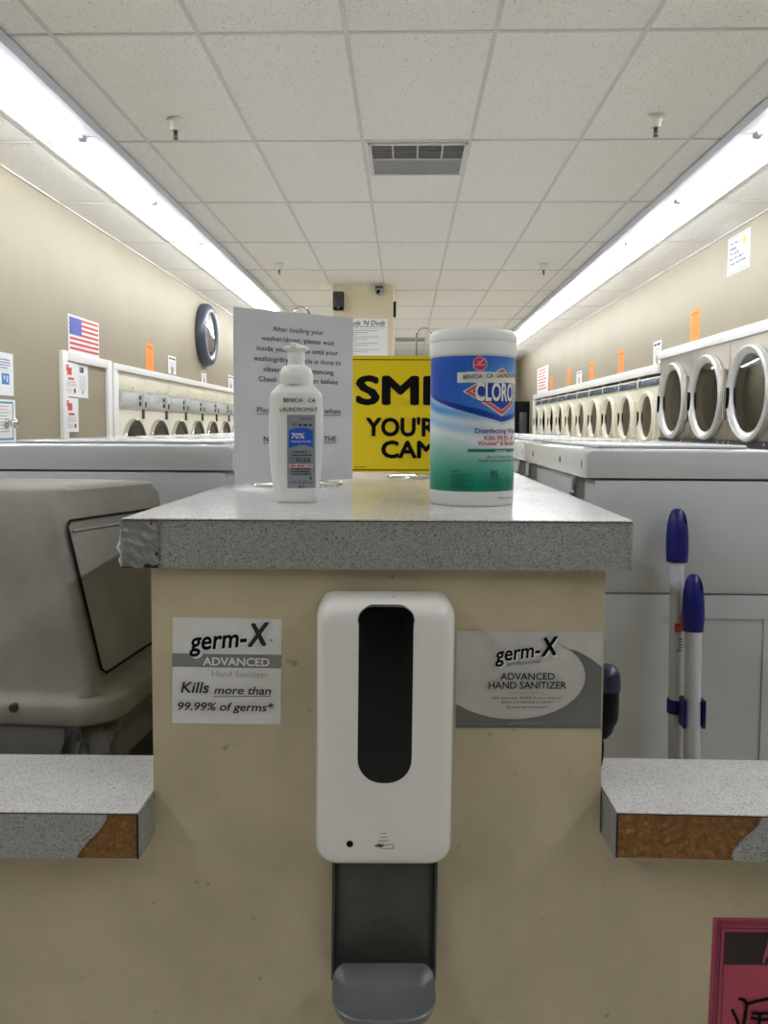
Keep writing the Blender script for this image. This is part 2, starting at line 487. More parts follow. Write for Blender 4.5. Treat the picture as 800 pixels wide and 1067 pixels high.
def paper_sheet(O, U, V, N, w, h, m, t=0.0008, skew=0.0, off=0.0006):
    """a thin sheet standing off a wall, its print goes on the front"""
    N = Vector(N).normalized()
    fn0 = plane_fn(Vector(O) + N * off, U, V, N)
    mb = MB()
    P = [(0, 0), (w, 0), (w, h), (0, h)]
    vs = [fn0(u, v, 0) for u, v in P] + [fn0(u, v, t) for u, v in P]
    mb.add(vs, [(0, 3, 2, 1), (4, 5, 6, 7), (0, 1, 5, 4), (1, 2, 6, 5), (2, 3, 7, 6), (3, 0, 4, 7)], m)
    sh = Sheet(lambda u, v, n: fn0(u, v, t + n), mb)
    return sh

XL, XR, ZC = -2.54, 2.67, 2.786
LW = dict(U=(0, 1, 0), V=(0, 0, 1), N=(1, 0, 0))
RW = dict(U=(0, -1, 0), V=(0, 0, 1), N=(-1, 0, 0))
ORD = ['first', 'second', 'third', 'fourth', 'fifth', 'sixth', 'seventh', 'eighth', 'ninth', 'tenth', 'eleventh', 'twelfth', 'thirteenth', 'fourteenth', 'fifteenth']

# ================================================================== THE ROOM
Y0, Y1 = -6.4, 18.9
structure(MB().box(XL - 1.2, XR + 1.2, Y0, Y1, -0.1, 0, M['floor']), 'floor')
structure(MB().box(XL - 0.1, XR + 0.1, Y0, Y1, ZC, ZC + 0.08, M['tile']), 'ceiling')
RD0, RD1, RD2 = 5.70, 8.31, 16.31     # right dryers: large from RD0 to RD1, small to RD2
LD0, LD1 = 6.87, 6.87 + 0.735 * 12    # left dryers
w = MB()
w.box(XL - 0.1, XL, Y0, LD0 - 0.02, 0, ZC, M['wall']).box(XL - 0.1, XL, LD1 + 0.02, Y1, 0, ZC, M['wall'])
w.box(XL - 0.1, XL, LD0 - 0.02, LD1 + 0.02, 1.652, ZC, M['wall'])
structure(w, 'wall_left')
w = MB()
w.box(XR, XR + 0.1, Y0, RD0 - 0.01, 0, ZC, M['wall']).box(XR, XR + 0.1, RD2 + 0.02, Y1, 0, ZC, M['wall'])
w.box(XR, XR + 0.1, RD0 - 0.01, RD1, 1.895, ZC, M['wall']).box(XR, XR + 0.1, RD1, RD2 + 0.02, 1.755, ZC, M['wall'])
structure(w, 'wall_right')
structure(MB().box(XL - 0.1, XR + 0.1, Y1, Y1 + 0.1, 0, ZC, M['wall']), 'wall_back')
structure(MB().box(XL - 0.1, XR + 0.1, Y0 - 0.1, Y0, 0, ZC, M['wall']), 'wall_front')
# ceiling grid
g = MB()
zt = ZC - 0.006
GX = [0.356 + 0.61 * k for k in range(-5, 5)]
GY = [3.305 + 1.215 * k for k in range(-8, 14)]
for x in GX:
    if XL < x < XR: g.box(x - 0.010, x + 0.010, Y0, Y1, zt, ZC + 0.001, M['tbar'])
for y in GY:
    if Y0 < y < Y1: g.box(XL, XR, y - 0.008, y + 0.008, zt + 0.0004, ZC + 0.001, M['tbar'])
for x0, x1 in ((XL, XL + 0.02), (XR - 0.02, XR)):
    g.box(x0, x1, Y0, Y1, zt - 0.001, ZC + 0.001, M['tbar'])
structure(g, 'trim_1')
# white trims above the dryers and the frame on the left wall
structure(MB().rbox(XR - 0.035, XR + 0.01, RD0 - 0.3, RD1 + 0.02, 1.888, 1.972, M['trim'], 0.004, 2), 'trim_2')
structure(MB().rbox(XR - 0.03, XR + 0.01, RD1 + 0.02, RD2 + 0.06, 1.752, 1.848, M['trim'], 0.004, 2)
          .rbox(XR - 0.029, XR + 0.01, RD2 + 0.002, RD2 + 0.1, 0, 1.7515, M['trim'], 0.004, 2), 'trim_3')
structure(MB().rbox(XL - 0.01, XL + 0.03, LD0 - 0.16, LD1 + 0.1, 1.652, 1.712, M['trim'], 0.004, 2)
          .rbox(XL - 0.01, XL + 0.029, LD0 - 0.159, LD0 - 0.075, 0, 1.6515, M['trim'], 0.004, 2)
          .rbox(XL - 0.01, XL + 0.012, LD0 - 0.075, LD0 - 0.01, 0, 1.6515, M['trim'], 0.004, 2), 'trim_4')
d = MB()
d.rbox(XL - 0.01, XL + 0.03, 5.70, 5.79, 0, 1.722, M['trim'], 0.004, 2)
d.rbox(XL - 0.01, XL + 0.03, 6.575, 6.665, 0, 1.722, M['trim'], 0.004, 2)
d.rbox(XL - 0.01, XL + 0.0295, 5.788, 6.577, 1.65, 1.7215, M['trim'], 0.004, 2)
d.box(XL - 0.005, XL + 0.006, 5.78, 6.58, 0, 1.655, M['wall'])
structure(d, 'door_1')

# square column far behind, at the end of the divider
structure(MB().box(-0.84, -0.147, 9.0, 9.7, 0, ZC, M['colbeige']), 'wall_column')

# ================================================================== DIVIDER WALL IN FRONT
PL, PR = (-0.279, 0.846), (0.223, 0.866)      # column face, left and right front corners
slope = (PR[1] - PL[1]) / (PR[0] - PL[0])
def face_y(x): return PL[1] + slope * (x - PL[0])
UX = Vector((1, slope, 0)).normalized()
NX = Vector((slope, -1, 0)).normalized()       # out of the face, towards the camera
w = MB()
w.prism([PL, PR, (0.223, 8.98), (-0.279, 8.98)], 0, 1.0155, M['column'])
structure(w, 'wall_divider')
structure(MB().prism([(-1.5, face_y(-1.5)), (PL[0], PL[1]), (PL[0], 0.932), (-1.5, 0.9)], 0, 0.7125, M['column']), 'wall_low_left')
structure(MB().prism([(PR[0], PR[1]), (1.5, face_y(1.5)), (1.5, 0.985), (PR[0], 0.946)], 0, 0.7125, M['column']), 'wall_low_right')

# top counter on the divider
t = thing('countertop', 'long grey speckled laminate countertop on the beige divider, silver tape on its corner', 'counter', (-0.03, 0.84, 1.0155))
cpl = [(-0.306, 0.8330), (0.247, 0.8465), (0.240, 8.9), (-0.309, 8.9)]
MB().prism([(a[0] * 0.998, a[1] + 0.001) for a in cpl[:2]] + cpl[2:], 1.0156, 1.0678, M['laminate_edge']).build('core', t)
MB().prism([(cpl[0][0], cpl[0][1] + 0.0002), (cpl[1][0], cpl[1][1] + 0.0002), cpl[2], cpl[3]], 1.0686, 1.0700, M['laminate']).build('top_laminate', t)
MB().prism([(cpl[0][0] + 0.001, cpl[0][1] + 0.0003), (cpl[1][0] - 0.001, cpl[1][1] + 0.0003), cpl[2], cpl[3]], 1.0676, 1.0688, M['seam']).build('glue_line', t)
# rounded, darker right end of the edge band
def corner(name, x, y, m):
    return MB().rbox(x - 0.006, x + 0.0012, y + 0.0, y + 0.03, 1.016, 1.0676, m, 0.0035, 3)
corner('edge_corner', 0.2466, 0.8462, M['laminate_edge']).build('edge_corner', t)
# crumpled foil tape on the left corner
rt = random.Random(3)
def tape_fn(a, b):
    u = a * 0.062; v = b * 0.049
    lump = 0.0008 * sin(a * 19 + b * 7) * sin(b * 13 + a * 5) + rt.uniform(0, 0.0005)
    if a < 0.4: lump *= 0.6
    if u < 0.022: return Vector((-0.3072 - abs(lump), 0.8525 - u * 0.9, 1.0170 + v))
    x = -0.3062 + (u - 0.022)
    return Vector((x, 0.8325 + (x + 0.306) * 0.0244 - 0.0006 - abs(lump), 1.0170 + v + (0.001 * sin(a * 40) if b < 0.05 else 0)))
tp = MB(); tp.grid(tape_fn, 40, 30, M['tape'])
tn = tp
def chip(pts):
    tn.add([(x, 0.8325 + (x + 0.306) * 0.0244 - 0.0022, z) for x, z in pts], [list(range(len(pts)))], M['seam'])
chip([(-0.283, 1.0165), (-0.2665, 1.0165), (-0.2668, 1.0205), (-0.272, 1.0185), (-0.278, 1.021), (-0.2805, 1.0205)])
chip([(-0.270, 1.031), (-0.2665, 1.029), (-0.2668, 1.0345)])
chip([(-0.2745, 1.0655), (-0.271, 1.0655), (-0.274, 1.0625)])
chip([(-0.3058, 1.0165), (-0.293, 1.0165), (-0.293, 1.0175), (-0.3058, 1.0178)])
tp.build('foil_tape', t)
wt = MB()
wt.tube([(-0.3085, 0.838, 1.017), (-0.3095, 0.837, 1.024), (-0.3078, 0.837, 1.03), (-0.3108, 0.836, 1.038), (-0.3088, 0.836, 1.046), (-0.3078, 0.837, 1.062)], [0.0012, 0.002, 0.001, 0.0026, 0.001, 0.0006], M['lidwhite'], 6)
wt.build('torn_edge', t)

# the two low ledges with broken edges
def ledge(side):
    L = side < 0
    if L:
        front = [(-1.5, 0.7745), (-0.279, 0.793)]; back = [(-0.279, 0.937), (-1.5, 0.915)]
        label = 'left grey laminate ledge with a broken brown corner, below the beige bin'
    else:
        front = [(0.2275, 0.814), (1.5, 0.8045)]; back = [(1.5, 0.955), (0.2235, 0.951)]
        label = 'right grey laminate ledge with a long broken brown edge, below the blue capped poles'
    t = thing('ledge', label, 'ledge', ((front[0][0] + front[1][0]) / 2, front[0][1], 0.7125))
    if not L: pl = [(front[0][0] - 0.0, front[0][1])] + [front[1]] + back
    else: pl = front + back
    zt, zb = 0.763, 0.7128
    ins = 0.0012
    core = [(p[0], p[1] + (ins if i < 2 else 0)) for i, p in enumerate(pl)]
    MB().prism(core, zb, zt - 0.0014, M['board']).build('core', t)
    MB().prism(pl, zt - 0.0012, zt, M['laminate']).build('top_laminate', t)
    # edge band with the jagged break
    def fy(x): return front[0][1] + (front[1][1] - front[0][1]) * (x - front[0][0]) / (front[1][0] - front[0][0])
    zt2 = zt - 0.0022
    if L:
        jag = [(-0.311, zt2), (-0.3125, 0.755), (-0.318, 0.746), (-0.325, 0.738), (-0.331, 0.733), (-0.337, 0.725), (-0.341, 0.720), (-0.3445, zb)]
        poly = [(-1.5, zb), (-1.5, zt2)] + jag
    else:
        jag = [(0.379, zt2), (0.3745, 0.751), (0.369, 0.744), (0.362, 0.738), (0.356, 0.731), (0.3505, 0.724), (0.349, 0.718), (0.3515, zb)]
        poly = [(1.5, zb), (1.5, zt2)] + jag
    mb = MB(); n = len(poly)
    vs = [(x, fy(x) - 0.0012, z) for x, z in poly] + [(x, fy(x) + 0.0012, z) for x, z in poly]
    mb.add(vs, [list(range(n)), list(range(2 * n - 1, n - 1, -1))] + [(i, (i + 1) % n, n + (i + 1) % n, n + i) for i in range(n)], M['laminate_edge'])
    mb.build('edge_laminate', t)
    xs = -0.279 if L else 0.2275
    y0 = front[1][1] if L else front[0][1]
    s = 0.0012 if L else -0.0012
    e = MB(); y1 = 0.930
    xe = xs if L else xs + (0.2235 - xs) * (y1 - y0) / (0.951 - y0)
    q = [(xs, y0 + 0.0005), (xe, y1), (xe - s, y1), (xs - s, y0 + 0.0005)] if not L else [(xs - 0.0004, y0 + 0.0005), (xs + s, y0 + 0.0005), (xs + s, face_y(PL[0]) - 0.0005), (xs - 0.0004, face_y(PL[0]) - 0.0005)]
    if not L: q = [(xs - 0.0012, y0 + 0.0005), (xs + 0.0004, y0 + 0.0005), (xe + 0.0004, y1), (xe - 0.0012, y1)]
    e.prism(q, zb, zt - 0.0014, M['laminate_edge'])
    e.build('end_laminate', t)
    g2 = MB()
    gx = -0.2795 if L else 0.2280
    g2.box(gx - 0.0009, gx + 0.0009, y0 - 0.0004, y0 + 0.0025, zb + 0.0005, zt - 0.0012, M['seam'])
    a, b = (-1.5, -0.28) if L else (0.229, 1.5)
    vs = [(a, fy(a) - 0.0006, zt2 + 0.0001), (b, fy(b) - 0.0006, zt2 + 0.0001), (b, fy(b) - 0.0006, zt - 0.0012), (a, fy(a) - 0.0006, zt - 0.0012)]
    g2.add(vs, [(0, 1, 2, 3)], M['seam'])
    g2.build('glue_line', t)
ledge(-1); ledge(1)

# ================================================================== THINGS ON THE DIVIDER FACE
FZ = Vector((0, 0, 1))
def face_pt(x, z, n=0.0): return Vector((x, face_y(x), z)) + NX * n

# --- sanitizer dispenser
dx = -0.0215
t = thing('hand_sanitizer_dispenser', 'white wall hand sanitizer dispenser with black window and grey drip tray', 'dispenser', (dx, face_y(dx) - 0.001, 0.565))
rollT = Matrix.Translation((dx, face_y(dx), 0.86)) @ Matrix.Rotation(math.atan(slope), 4, 'Z') @ Matrix.Rotation(radians(0.35), 4, 'Y')
def rrect(w, h, r, y, cz=0.0, n=7, rb=None):
    """rounded rectangle ring in the plane y, centred on x=0, z=cz"""
    out = []
    rb = rb if rb is not None else r
    for (cx, cz2, a0, rr) in ((w / 2, h / 2, 0, r), (-w / 2, h / 2, pi / 2, r), (-w / 2, -h / 2, pi, rb), (w / 2, -h / 2, 3 * pi / 2, rb)):
        sx = 1 if cx > 0 else -1; sz = 1 if cz2 > 0 else -1
        ox, oz = cx - sx * rr, cz2 - sz * rr
        for k in range(n):
            a = a0 + pi / 2 * k / (n - 1)
            out.append(Vector((ox + rr * cos(a), y, cz + oz + rr * sin(a))))
    return out
cov = MB()
rings = []
# (distance from wall, width, height, corner radius, centre z)
for (yy, ww, hh, rr, cz) in ((-0.002, .1455, .2835, .017, -.0127), (-0.022, .1465, .2840, .018, -.0127), (-0.040, .1455, .2835, .019, -.0128), (-0.050, .1425, .2800, .02, -.0132),
                             (-0.0560, .1365, .2735, .0205, -.0137), (-0.0592, .128, .2645, .0205, -.0142), (-0.0608, .117, .2535, .02, -.0147), (-0.0615, .10, .2385, .02, -.0152)):
    rings.append(rrect(ww, hh, rr, yy, cz))
cov.loft(rings, M['white'], (True, True), True, rollT)
cover = cov.build('cover', t)
wi = MB()
def pill(w, h, rt_, rb_, cz, y): return rrect(w, h, rt_, y, cz, 9, rb_)
wi.loft([pill(.0575, .1870, .015, .0262, .0320, -.046), pill(.0575, .1870, .015, .0262, .0320, -.0608), pill(.0560, .1855, .0142, .0254, .0320, -.0618), pill(.050, .1795, .012, .023, .0320, -.0622)], M['blackgloss'], (True, True), True, rollT)
wi.build('window', t)
fr = MB()
fr.tube([rollT @ p for p in pill(.0580, .1875, .0152, .0264, .0320, -.0606)], 0.0006, M['midgrey'], 6, closed=True)
fr.build('window_rim', t)
se = MB()
SZ = -0.1265
sT = rollT @ Matrix.Translation((-0.0355, -0.0594, SZ)) @ Matrix.Rotation(pi / 2, 4, 'X')
se.lathe([(0.0001, 0.0025), (0.003, 0.0025), (0.0038, 0.002), (0.004, -0.003)], M['black'], 20, sT)
se.build('sensor', t)
ss = Sheet(lambda u, v, n: rollT @ Vector((u, -0.0612 - n, v)))
for k, ry in enumerate((0.0042, 0.0032, 0.0022)):
    zz = SZ + 0.005 + 0.0022 * (2 - k)*-1 + 0.0044
    ss.line([(-0.0005 + (0.0055 - 0.0015 * k) * cos(a), zz + 0.0018 * k + 0.0016 * sin(a)) for a in [radians(200 + 14 * i) for i in range(11)]], 0.0006, M['inkgrey'])
ss.line([(-0.0095, SZ - .0012), (-0.006, SZ + .0004), (-.002, SZ + .0006), (.002, SZ - .0006), (.006, SZ + .0002), (.0105, SZ + .0002), (.0105, SZ - .0042), (.006, SZ - .0042), (.001, SZ - .0048), (-.004, SZ - .0034), (-.0095, SZ - .0014)], 0.0006, M['inkgrey'])
ss.poly([(-0.0085, SZ - .0012), (-0.005, SZ + .0002), (.0015, SZ - .0012), (-.002, SZ - .0024)], M['ink'])
for u in (-0.010, 0.006):
    tm = MB(); tm.rbox(u, u + 0.005, -0.034, -0.0325, 0.1285, 0.1295, M['palegrey'], 0.0002, 1, rollT); tm.build('top_mark', t)
ss.mb.build('printed_marks', t)
# back plate and tray
bp = MB()
PB = rollT @ Matrix.Translation((0.0025, 0, 0))
bp.rbox(-0.058, 0.058, -0.010, -0.002, -0.311, -0.13, M['bracket'], 0.002, 2, PB)
for sx in (-1, 1):
    x0, x1 = sorted((sx * 0.0585, sx * 0.0555))
    bp.rbox(x0, x1, -0.020, -0.002, -0.307, -0.13, M['bracket'], 0.001, 2, PB)
bp.build('back_plate', t)
tr = MB()
TT = PB
zb0 = -0.3090
def tray_ring(inset, z, w=0.1130, y0=-0.0115, y1=-0.082, rb=0.013, rf=0.036):
    hw = w / 2 - inset; yb = y0 - inset * 0.6; yf = y1 + inset; out = []
    rb = max(0.004, rb - inset * 0.4); rf = max(0.004, rf - inset)
    for (cx, cy, a0, r) in ((hw - rb, yb - rb, 0, rb), (-hw + rb, yb - rb, 90, rb), (-hw + rf, yf + rf, 180, rf), (hw - rf, yf + rf, 270, rf)):
        for k in range(9):
            a = radians(a0 + 90 * k / 8); out.append(Vector((cx + r * cos(a), cy + r * sin(a), 0)))
    # the back of the dish sweeps up the plate
    for p in out:
        f = max(0.0, (p.y - (y0 - 0.030)) / 0.030)
        p.z = z + 0.013 * f * f
    return out
tr.loft([tray_ring(0.012, zb0 - 0.010), tray_ring(0.003, zb0 - 0.006), tray_ring(0.0, zb0 + 0.004), tray_ring(0.0015, zb0 + 0.0052), tray_ring(0.004, zb0 + 0.0035), tray_ring(0.010, zb0 - 0.001), tray_ring(0.020, zb0 - 0.0035), tray_ring(0.030, zb0 - 0.004)], M['traygrey'], (True, True), True, TT)
tr.build('drip_tray', t)

# --- sticker left
O = face_pt(-0.2585, 0.8385)
def face_sheet(x, z, w, h, m, rot=0.0):
    U = (UX * cos(rot) + FZ * sin(rot)); V = (FZ * cos(rot) - UX * sin(rot))
    return paper_sheet(face_pt(x, z), U, V, NX, w, h, m, 0.0003, 0, 0.0003)
def mm(s, f): return f
sh = face_sheet(-0.2575, 0.8395, 0.1205, 0.1195, M['sticker'], radians(-0.9))
k = 0.1205 / 545.0      # zoomed pixels to metres (x from 90, y down from 195)
def L_(x, y): return ((x - 90) * k, (720 - y) * k * (0.1195 / 0.1205) * 545 / 525.0)
u0, v0 = L_(90, 438); u1, v1 = L_(635, 372)
sh.rect(0, v0, 0.1205, v1, M['midgrey'])
# wordmark with a pale outline
def wordmark(sh, u, v, wd, cap, rot, outline, ink, grey):
    for (bb, mm_, du, dv) in ((0.06, outline, 0.0012, -0.0012), (0.045, outline, 0.0, 0.0), (0.022, ink, 0, 0)):
        sh.text('germ-', u + du, v + dv, cap, mm_, wd * 0.715, 'L', bb, 0.22, rot)
    cx = u + wd * 0.715 * cos(rot); cy = v + wd * 0.715 * sin(rot)
    for (bb, mm_, du, dv) in ((0.06, outline, 0.0012, -0.0012), (0.035, ink, 0, 0), (0.022, grey, 0.0004, 0.0004)):
        sh.text('X', cx + du, cy + dv, cap * 1.18, mm_, wd * 0.285, 'L', bb, 0.30, rot)
u, v = L_(172, 350)
wordmark(sh, u + 0.0005, v - 0.0015, 0.0905, 0.0205, radians(5.5), M['paper'], M['ink'], M['inkgrey'])
u, v = L_(245, 426); sh.text('ADVANCED', u, v, 0.0088, M['paper'], 0.0735, 'L', 0.022)
u, v = L_(290, 482); sh.text('Hand Sanitizer', u, v, 0.0068, M['palegrey'], 0.0625)
u, v = L_(135, 562); sh.text('Kills', u, v, 0.0118, M['inkgrey'], 0.0315, 'L', 0.02, 0.2)
u, v = L_(302, 566); sh.text('more than', u, v, 0.0088, M['inkgrey'], 0.063, 'L', 0.015, 0.2)
sh.line([L_(298, 580), L_(585, 573)], 0.0008, M['inkgrey'])
u, v = L_(122, 648); sh.text('99.99% of germs*', u, v, 0.0088, M['inkgrey'], 0.106, 'L', 0.02, 0.2)
u, v = L_(586, 296); sh.disc(u, v, 0.0014, M['midgrey'], 12)
tag(sh.mb.build('sticker'), 'white square hand sanitizer sticker with grey band, left of the dispenser', 'sticker')

# --- sticker right
sh = face_sheet(0.0585, 0.8345, 0.163, 0.1095, M['stickersilver'], radians(0.1))
k2 = 0.163 / 608.0
def R_(x, y): return ((x - 62) * k2, (475 - y) * 0.1095 / 402.0)
# dark area around the pale oval
oc, orx, ory = R_(300, 255), (600 - 280) * k2, (430 - 250) * 0.1095 / 402.0
dark = [R_(62, 474), R_(669, 478), R_(669, 222), R_(620, 185), R_(565, 155), R_(512, 141)]
ov = []
for i in range(40):
    a = radians(52 - i * (52 + 158) / 39)
    ov.append((oc[0] + orx * 0.94 * cos(a), oc[1] - 0.002 + ory * 0.985 * sin(a)))
ov = [p for p in ov if p[0] > 0.0004]
sh.poly(dark + ov + [(0.0, R_(62, 378)[1])], M['swooshgrey'])
u, v = R_(222, 200)
wordmark(sh, u, v, 0.0725, 0.0165, radians(7.5), M['paper'], M['ink'], M['ink'])
u, v = R_(274, 207); sh.text('professional', u, v - 0.0022, 0.0042, M['inkgrey'], 0.037, 'L', 0, 0.15, radians(6))
u, v = R_(358, 272); sh.text('ADVANCED', u, v, 0.0075, M['ink'], 0.0605, 'C', 0.012)
u, v = R_(358, 309); sh.text('HAND SANITIZER', u, v, 0.0077, M['ink'], 0.0865, 'C', 0.012)
u, v = R_(285, 326); u1, v1 = R_(428, 326); sh.line([(u, v), (u1, v)], 0.0004, M['inkgrey'])
u, v = R_(357, 351); sh.text('Kills more than 99.99% of many common', u, v, 0.0026, M['inkgrey'], 0.077, 'C', 0.01)
u, v = R_(357, 368); sh.text('germs and bacteria on hands*', u, v, 0.0026, M['inkgrey'], 0.058, 'C', 0.01)
u, v = R_(357, 389); sh.text('Enriched with Moisturizers', u, v, 0.0026, M['inkgrey'], 0.045, 'C', 0.01)
u, v = R_(357, 456); sh.text('128 FL OZ (1 GAL) 3.79 L', u, v, 0.003, M['palegrey'], 0.040, 'C', 0.01)
sh.line([(0.0, 0.002), (0.163, 0.0012)], 0.0006, M['inkgrey'])
tag(sh.mb.build('sticker'), 'silver hand sanitizer sticker with dark curved border, right of the dispenser', 'sticker')

# --- pink notice at the lower right
U0 = 0.3515
sh = face_sheet(0.3505, 0.33, 0.2159, 0.2830, M['pink'], radians(-0.9))
H = 0.2830
def P_(x, y):     # zoomed px of (672x1067) crop -> sheet metres ; 8.4 zoomed px per image px
    return ((x - 166) / 8.4 * 0.00107, H - (y - 135) / 8.4 * 0.00107)
def band(a, b, m, w=0.2159):
    (u0, v0), (u1, v1) = a, b
    pts = [(u0, v0), (w - u0, v0), (w - u0, 0.01), (u0, 0.01)]
    q = u1 - u0
    sh.line([(u0 + q / 2, 0.012), (u0 + q / 2, v0 - q / 2), (w - u0 - q / 2, v0 - q / 2), (w - u0 - q / 2, 0.012), (u0 + q / 2, 0.012)], q, m)
band(P_(198, 158), P_(245, 225), M['pinkdark'])
band(P_(236, 224), P_(244, 232), M['maroon'])
u0, v1 = P_(276, 262); _, v0 = P_(276, 566)
sh.rect(u0, v0, 0.2159 - u0, v1, M['maroon'])
sh.line([(u0, 0.02), (u0, v0)], 0.0008, M['maroon'])
u, v = P_(622, 538); sh.text('ATTENTION', u, v, 0.026, M['pink'], 0.10, 'L', 0.03)
for pts in ([(430, 880), (470, 890), (505, 928), (600, 900), (740, 870)], [(500, 930), (490, 1060), (470, 1200)], [(370, 985), (400, 1040), (430, 1110)],
            [(550, 1010), (640, 1012), (760, 1005)], [(545, 1055), (640, 1070), (760, 1060)], [(620, 1015), (615, 1150)], [(500, 1150), (640, 1140), (780, 1150)]):
    sh.line([P_(x, y) for x, y in pts], 0.0036, M['ink'])
tag(sh.mb.build('notice'), 'pink paper notice with maroon heading and black brush writing, low on the right', 'notice')

# ================================================================== ON THE COUNTER
CT = 1.0700
# --- foaming hand soap bottle
bx, by = -0.1445, 1.035
t = thing('sanitizer_bottle', 'white foaming sanitizer bottle with pump and silver label, on the countertop', 'bottle', (bx, by, CT))
PX = 0.001255
prof = [(0.0, 20.0), (0.002, 21.8), (0.006, 22.6), (0.02, 24.2), (0.04, 26.2), (0.065, 27.8), (0.09, 28.4), (0.115, 28.2), (0.136, 27.3), (0.1425, 26.6), (0.1455, 25.2), (0.1545, 18.2), (0.1552, 17.4)]
def half_w(z):
    for (z0, a), (z1, b) in zip(prof[:-1], prof[1:]):
        if z0 <= z <= z1: return (a + (b - a) * (z - z0) / (z1 - z0)) * PX
    return prof[-1][1] * PX
def half_d(z): return min(half_w(z) * 0.72, 0.0245) if z < 0.15 else half_w(z) * 0.8
EXP = 3.2
def body_ring(z, n=56):
    out = []
    a, b = half_w(z), half_d(z)
    for i in range(n):
        th = 2 * pi * i / n; c, s_ = cos(th), sin(th)
        out.append(Vector((bx + a * math.copysign(abs(c) ** (2 / EXP), c), by + b * math.copysign(abs(s_) ** (2 / EXP), s_), CT + z)))
    return out
def bfront(u, z, n=0.0):
    a, b = half_w(z), half_d(z)
    r = max(0.0, 1 - min(0.999, abs(u / a)) ** EXP) ** (1 / EXP)
    return Vector((bx + u, by - b * r - n, CT + z))
zs = [p[0] for p in prof]
zs = sorted(set(zs + [0.03, 0.05, 0.075, 0.10, 0.125]))
MB().loft([body_ring(z) for z in zs], M['bottle'], (True, True), True).build('body', t)
cp = MB()
TB = Matrix.Translation((bx, by, CT))
cp.lathe([(0.0218, 0.1548), (0.0220, 0.1575), (0.0222, 0.165), (0.0214, 0.171), (0.0190, 0.1765), (0.0150, 0.1795), (0.0118, 0.1803)], M['bottle'], 40, TB)
cp.build('collar', t)
pm = MB()
pm.lathe([(0.0112, 0.180), (0.0112, 0.1975), (0.0125, 0.1985), (0.0150, 0.1995), (0.0172, 0.2015), (0.0168, 0.2032), (0.0140, 0.2050), (0.0100, 0.2062), (0.001, 0.2066)], M['bottle'], 36, TB)
pm.rbox(-0.0045, 0.0045, -0.027, 0.004, 0.2005, 0.2078, M['bottle'], 0.0018, 3, TB)
pm.build('pump_head', t)
# raised crescent at the left of the label
def cres(k):
    z = 0.012 + 0.118 * k
    u = -0.006 - 0.0145 * sin(pi * (0.12 + 0.80 * k)) ** 0.8
    return bfront(u, z, 0.0001)
MB().tube([cres(i / 24) for i in range(25)], 0.0007, M['bottle'], 6).build('raised_line', t)
lb = Sheet(lambda u, v, n: bfront(u, v, n + 0.0002))
lu0, lu1, lv0, lv1 = -0.0085, 0.0275, 0.0200, 0.1150
lb.rect(lu0, lv0, lu1, lv1, M['labelgrey'], 10)
def B_(x, y): return (lu0 + (x - 212) * (lu1 - lu0) / 156.0, lv1 - (y - 507) * (lv1 - lv0) / 398.0)
# blue field with wavy edges, as strips that follow the surface
for i in range(10):
    a = 222 + 134 * i / 10; b = 222 + 134 * (i + 1) / 10
    def top(x): return 590 - 14 * sin(pi * (x - 222) / 134)
    def bot(x): return 690 - 20 * sin(pi * (x - 222) / 134 * 0.9)
    lb.mb.add([lb.fn(*B_(a, bot(a)), lb.n), lb.fn(*B_(b, bot(b)), lb.n), lb.fn(*B_(b, top(b)), lb.n), lb.fn(*B_(a, top(a)), lb.n)], [(0, 1, 2, 3)], M['labelblue'])
lb.n += lb.step
u, v = B_(236, 634); lb.text('70%', u, v, 0.0068, M['paper'], 0.0170, 'L', 0.02)
u, v = B_(236, 655); lb.text('Isopropyl Alcohol', u, v, 0.0026, M['paper'], 0.0250)
u, v = B_(240, 565); lb.line([(u, v), (u + 0.003, v + 0.003), (u + 0.0045, v + 0.0005), (u + 0.007, v + 0.0003)], 0.0008, M['darkblue'])
u, v = B_(278, 567); lb.dashes(u, u + 0.0165, v, 0.0026, M['darkblue'], 1)
u, v = B_(292, 530); lb.dashes(u, u + 0.0140, v, 0.0010, M['inkgrey'], 2)
for yy, a, b, m_ in ((710, 240, 325, 'inkgrey'), (728, 240, 352, 'inkgrey'), (748, 262, 350, 'inkgrey'), (760, 262, 350, 'inkgrey'), (803, 235, 345, 'inkgrey'), (818, 235, 340, 'inkgrey'), (832, 235, 345, 'inkgrey'), (900, 275, 308, 'ink')):
    u, v = B_(a, yy); u1, _ = B_(b, yy); lb.dashes(u, u1, v, 0.0014, M[m_], 3)
u, v = B_(232, 765); lb.frame(u, v, u + 0.0045, v + 0.0050, 0.0005, M['inkgrey'])
u, v = B_(224, 793); u1, v1 = B_(353, 775); lb.rect(u, v, u1, v1, M['paper'], 6)
u, v = B_(228, 788); u1, _ = B_(350, 788); lb.dashes(u, u1, v, 0.0022, M['red'], 4)
u, v = B_(230, 880); lb.text('16 FL OZ (473 mL)', u, v, 0.0038, M['inkgrey'], 0.0290)
u, v = B_(344, 852); lb.disc(u, v, 0.0014, M['inkgrey'], 10)
lb.mb.build('label', t)['label'] = 'silver and blue product label'
nt_ = Sheet(lambda u, v, n: bfront(u, v, n + 0.0003))
u, v = B_(183, 443); nt_.rect(u, v, u + 0.0435, v + 0.0078, M['labelcream'], 12)
u, v = B_(168, 497); nt_.rect(u, v, u + 0.0490, v + 0.0082, M['labelcream'], 12)
u, v = B_(192, 438); nt_.text('BENICIA   CA', u, v, 0.0050, M['ink'], 0.0410, 'L', 0.006)
u, v = B_(172, 488); nt_.text('LAUNDROMAT', u, v, 0.0050, M['ink'], 0.0480, 'L', 0.006)
nt_.mb.build('name_tape', t)

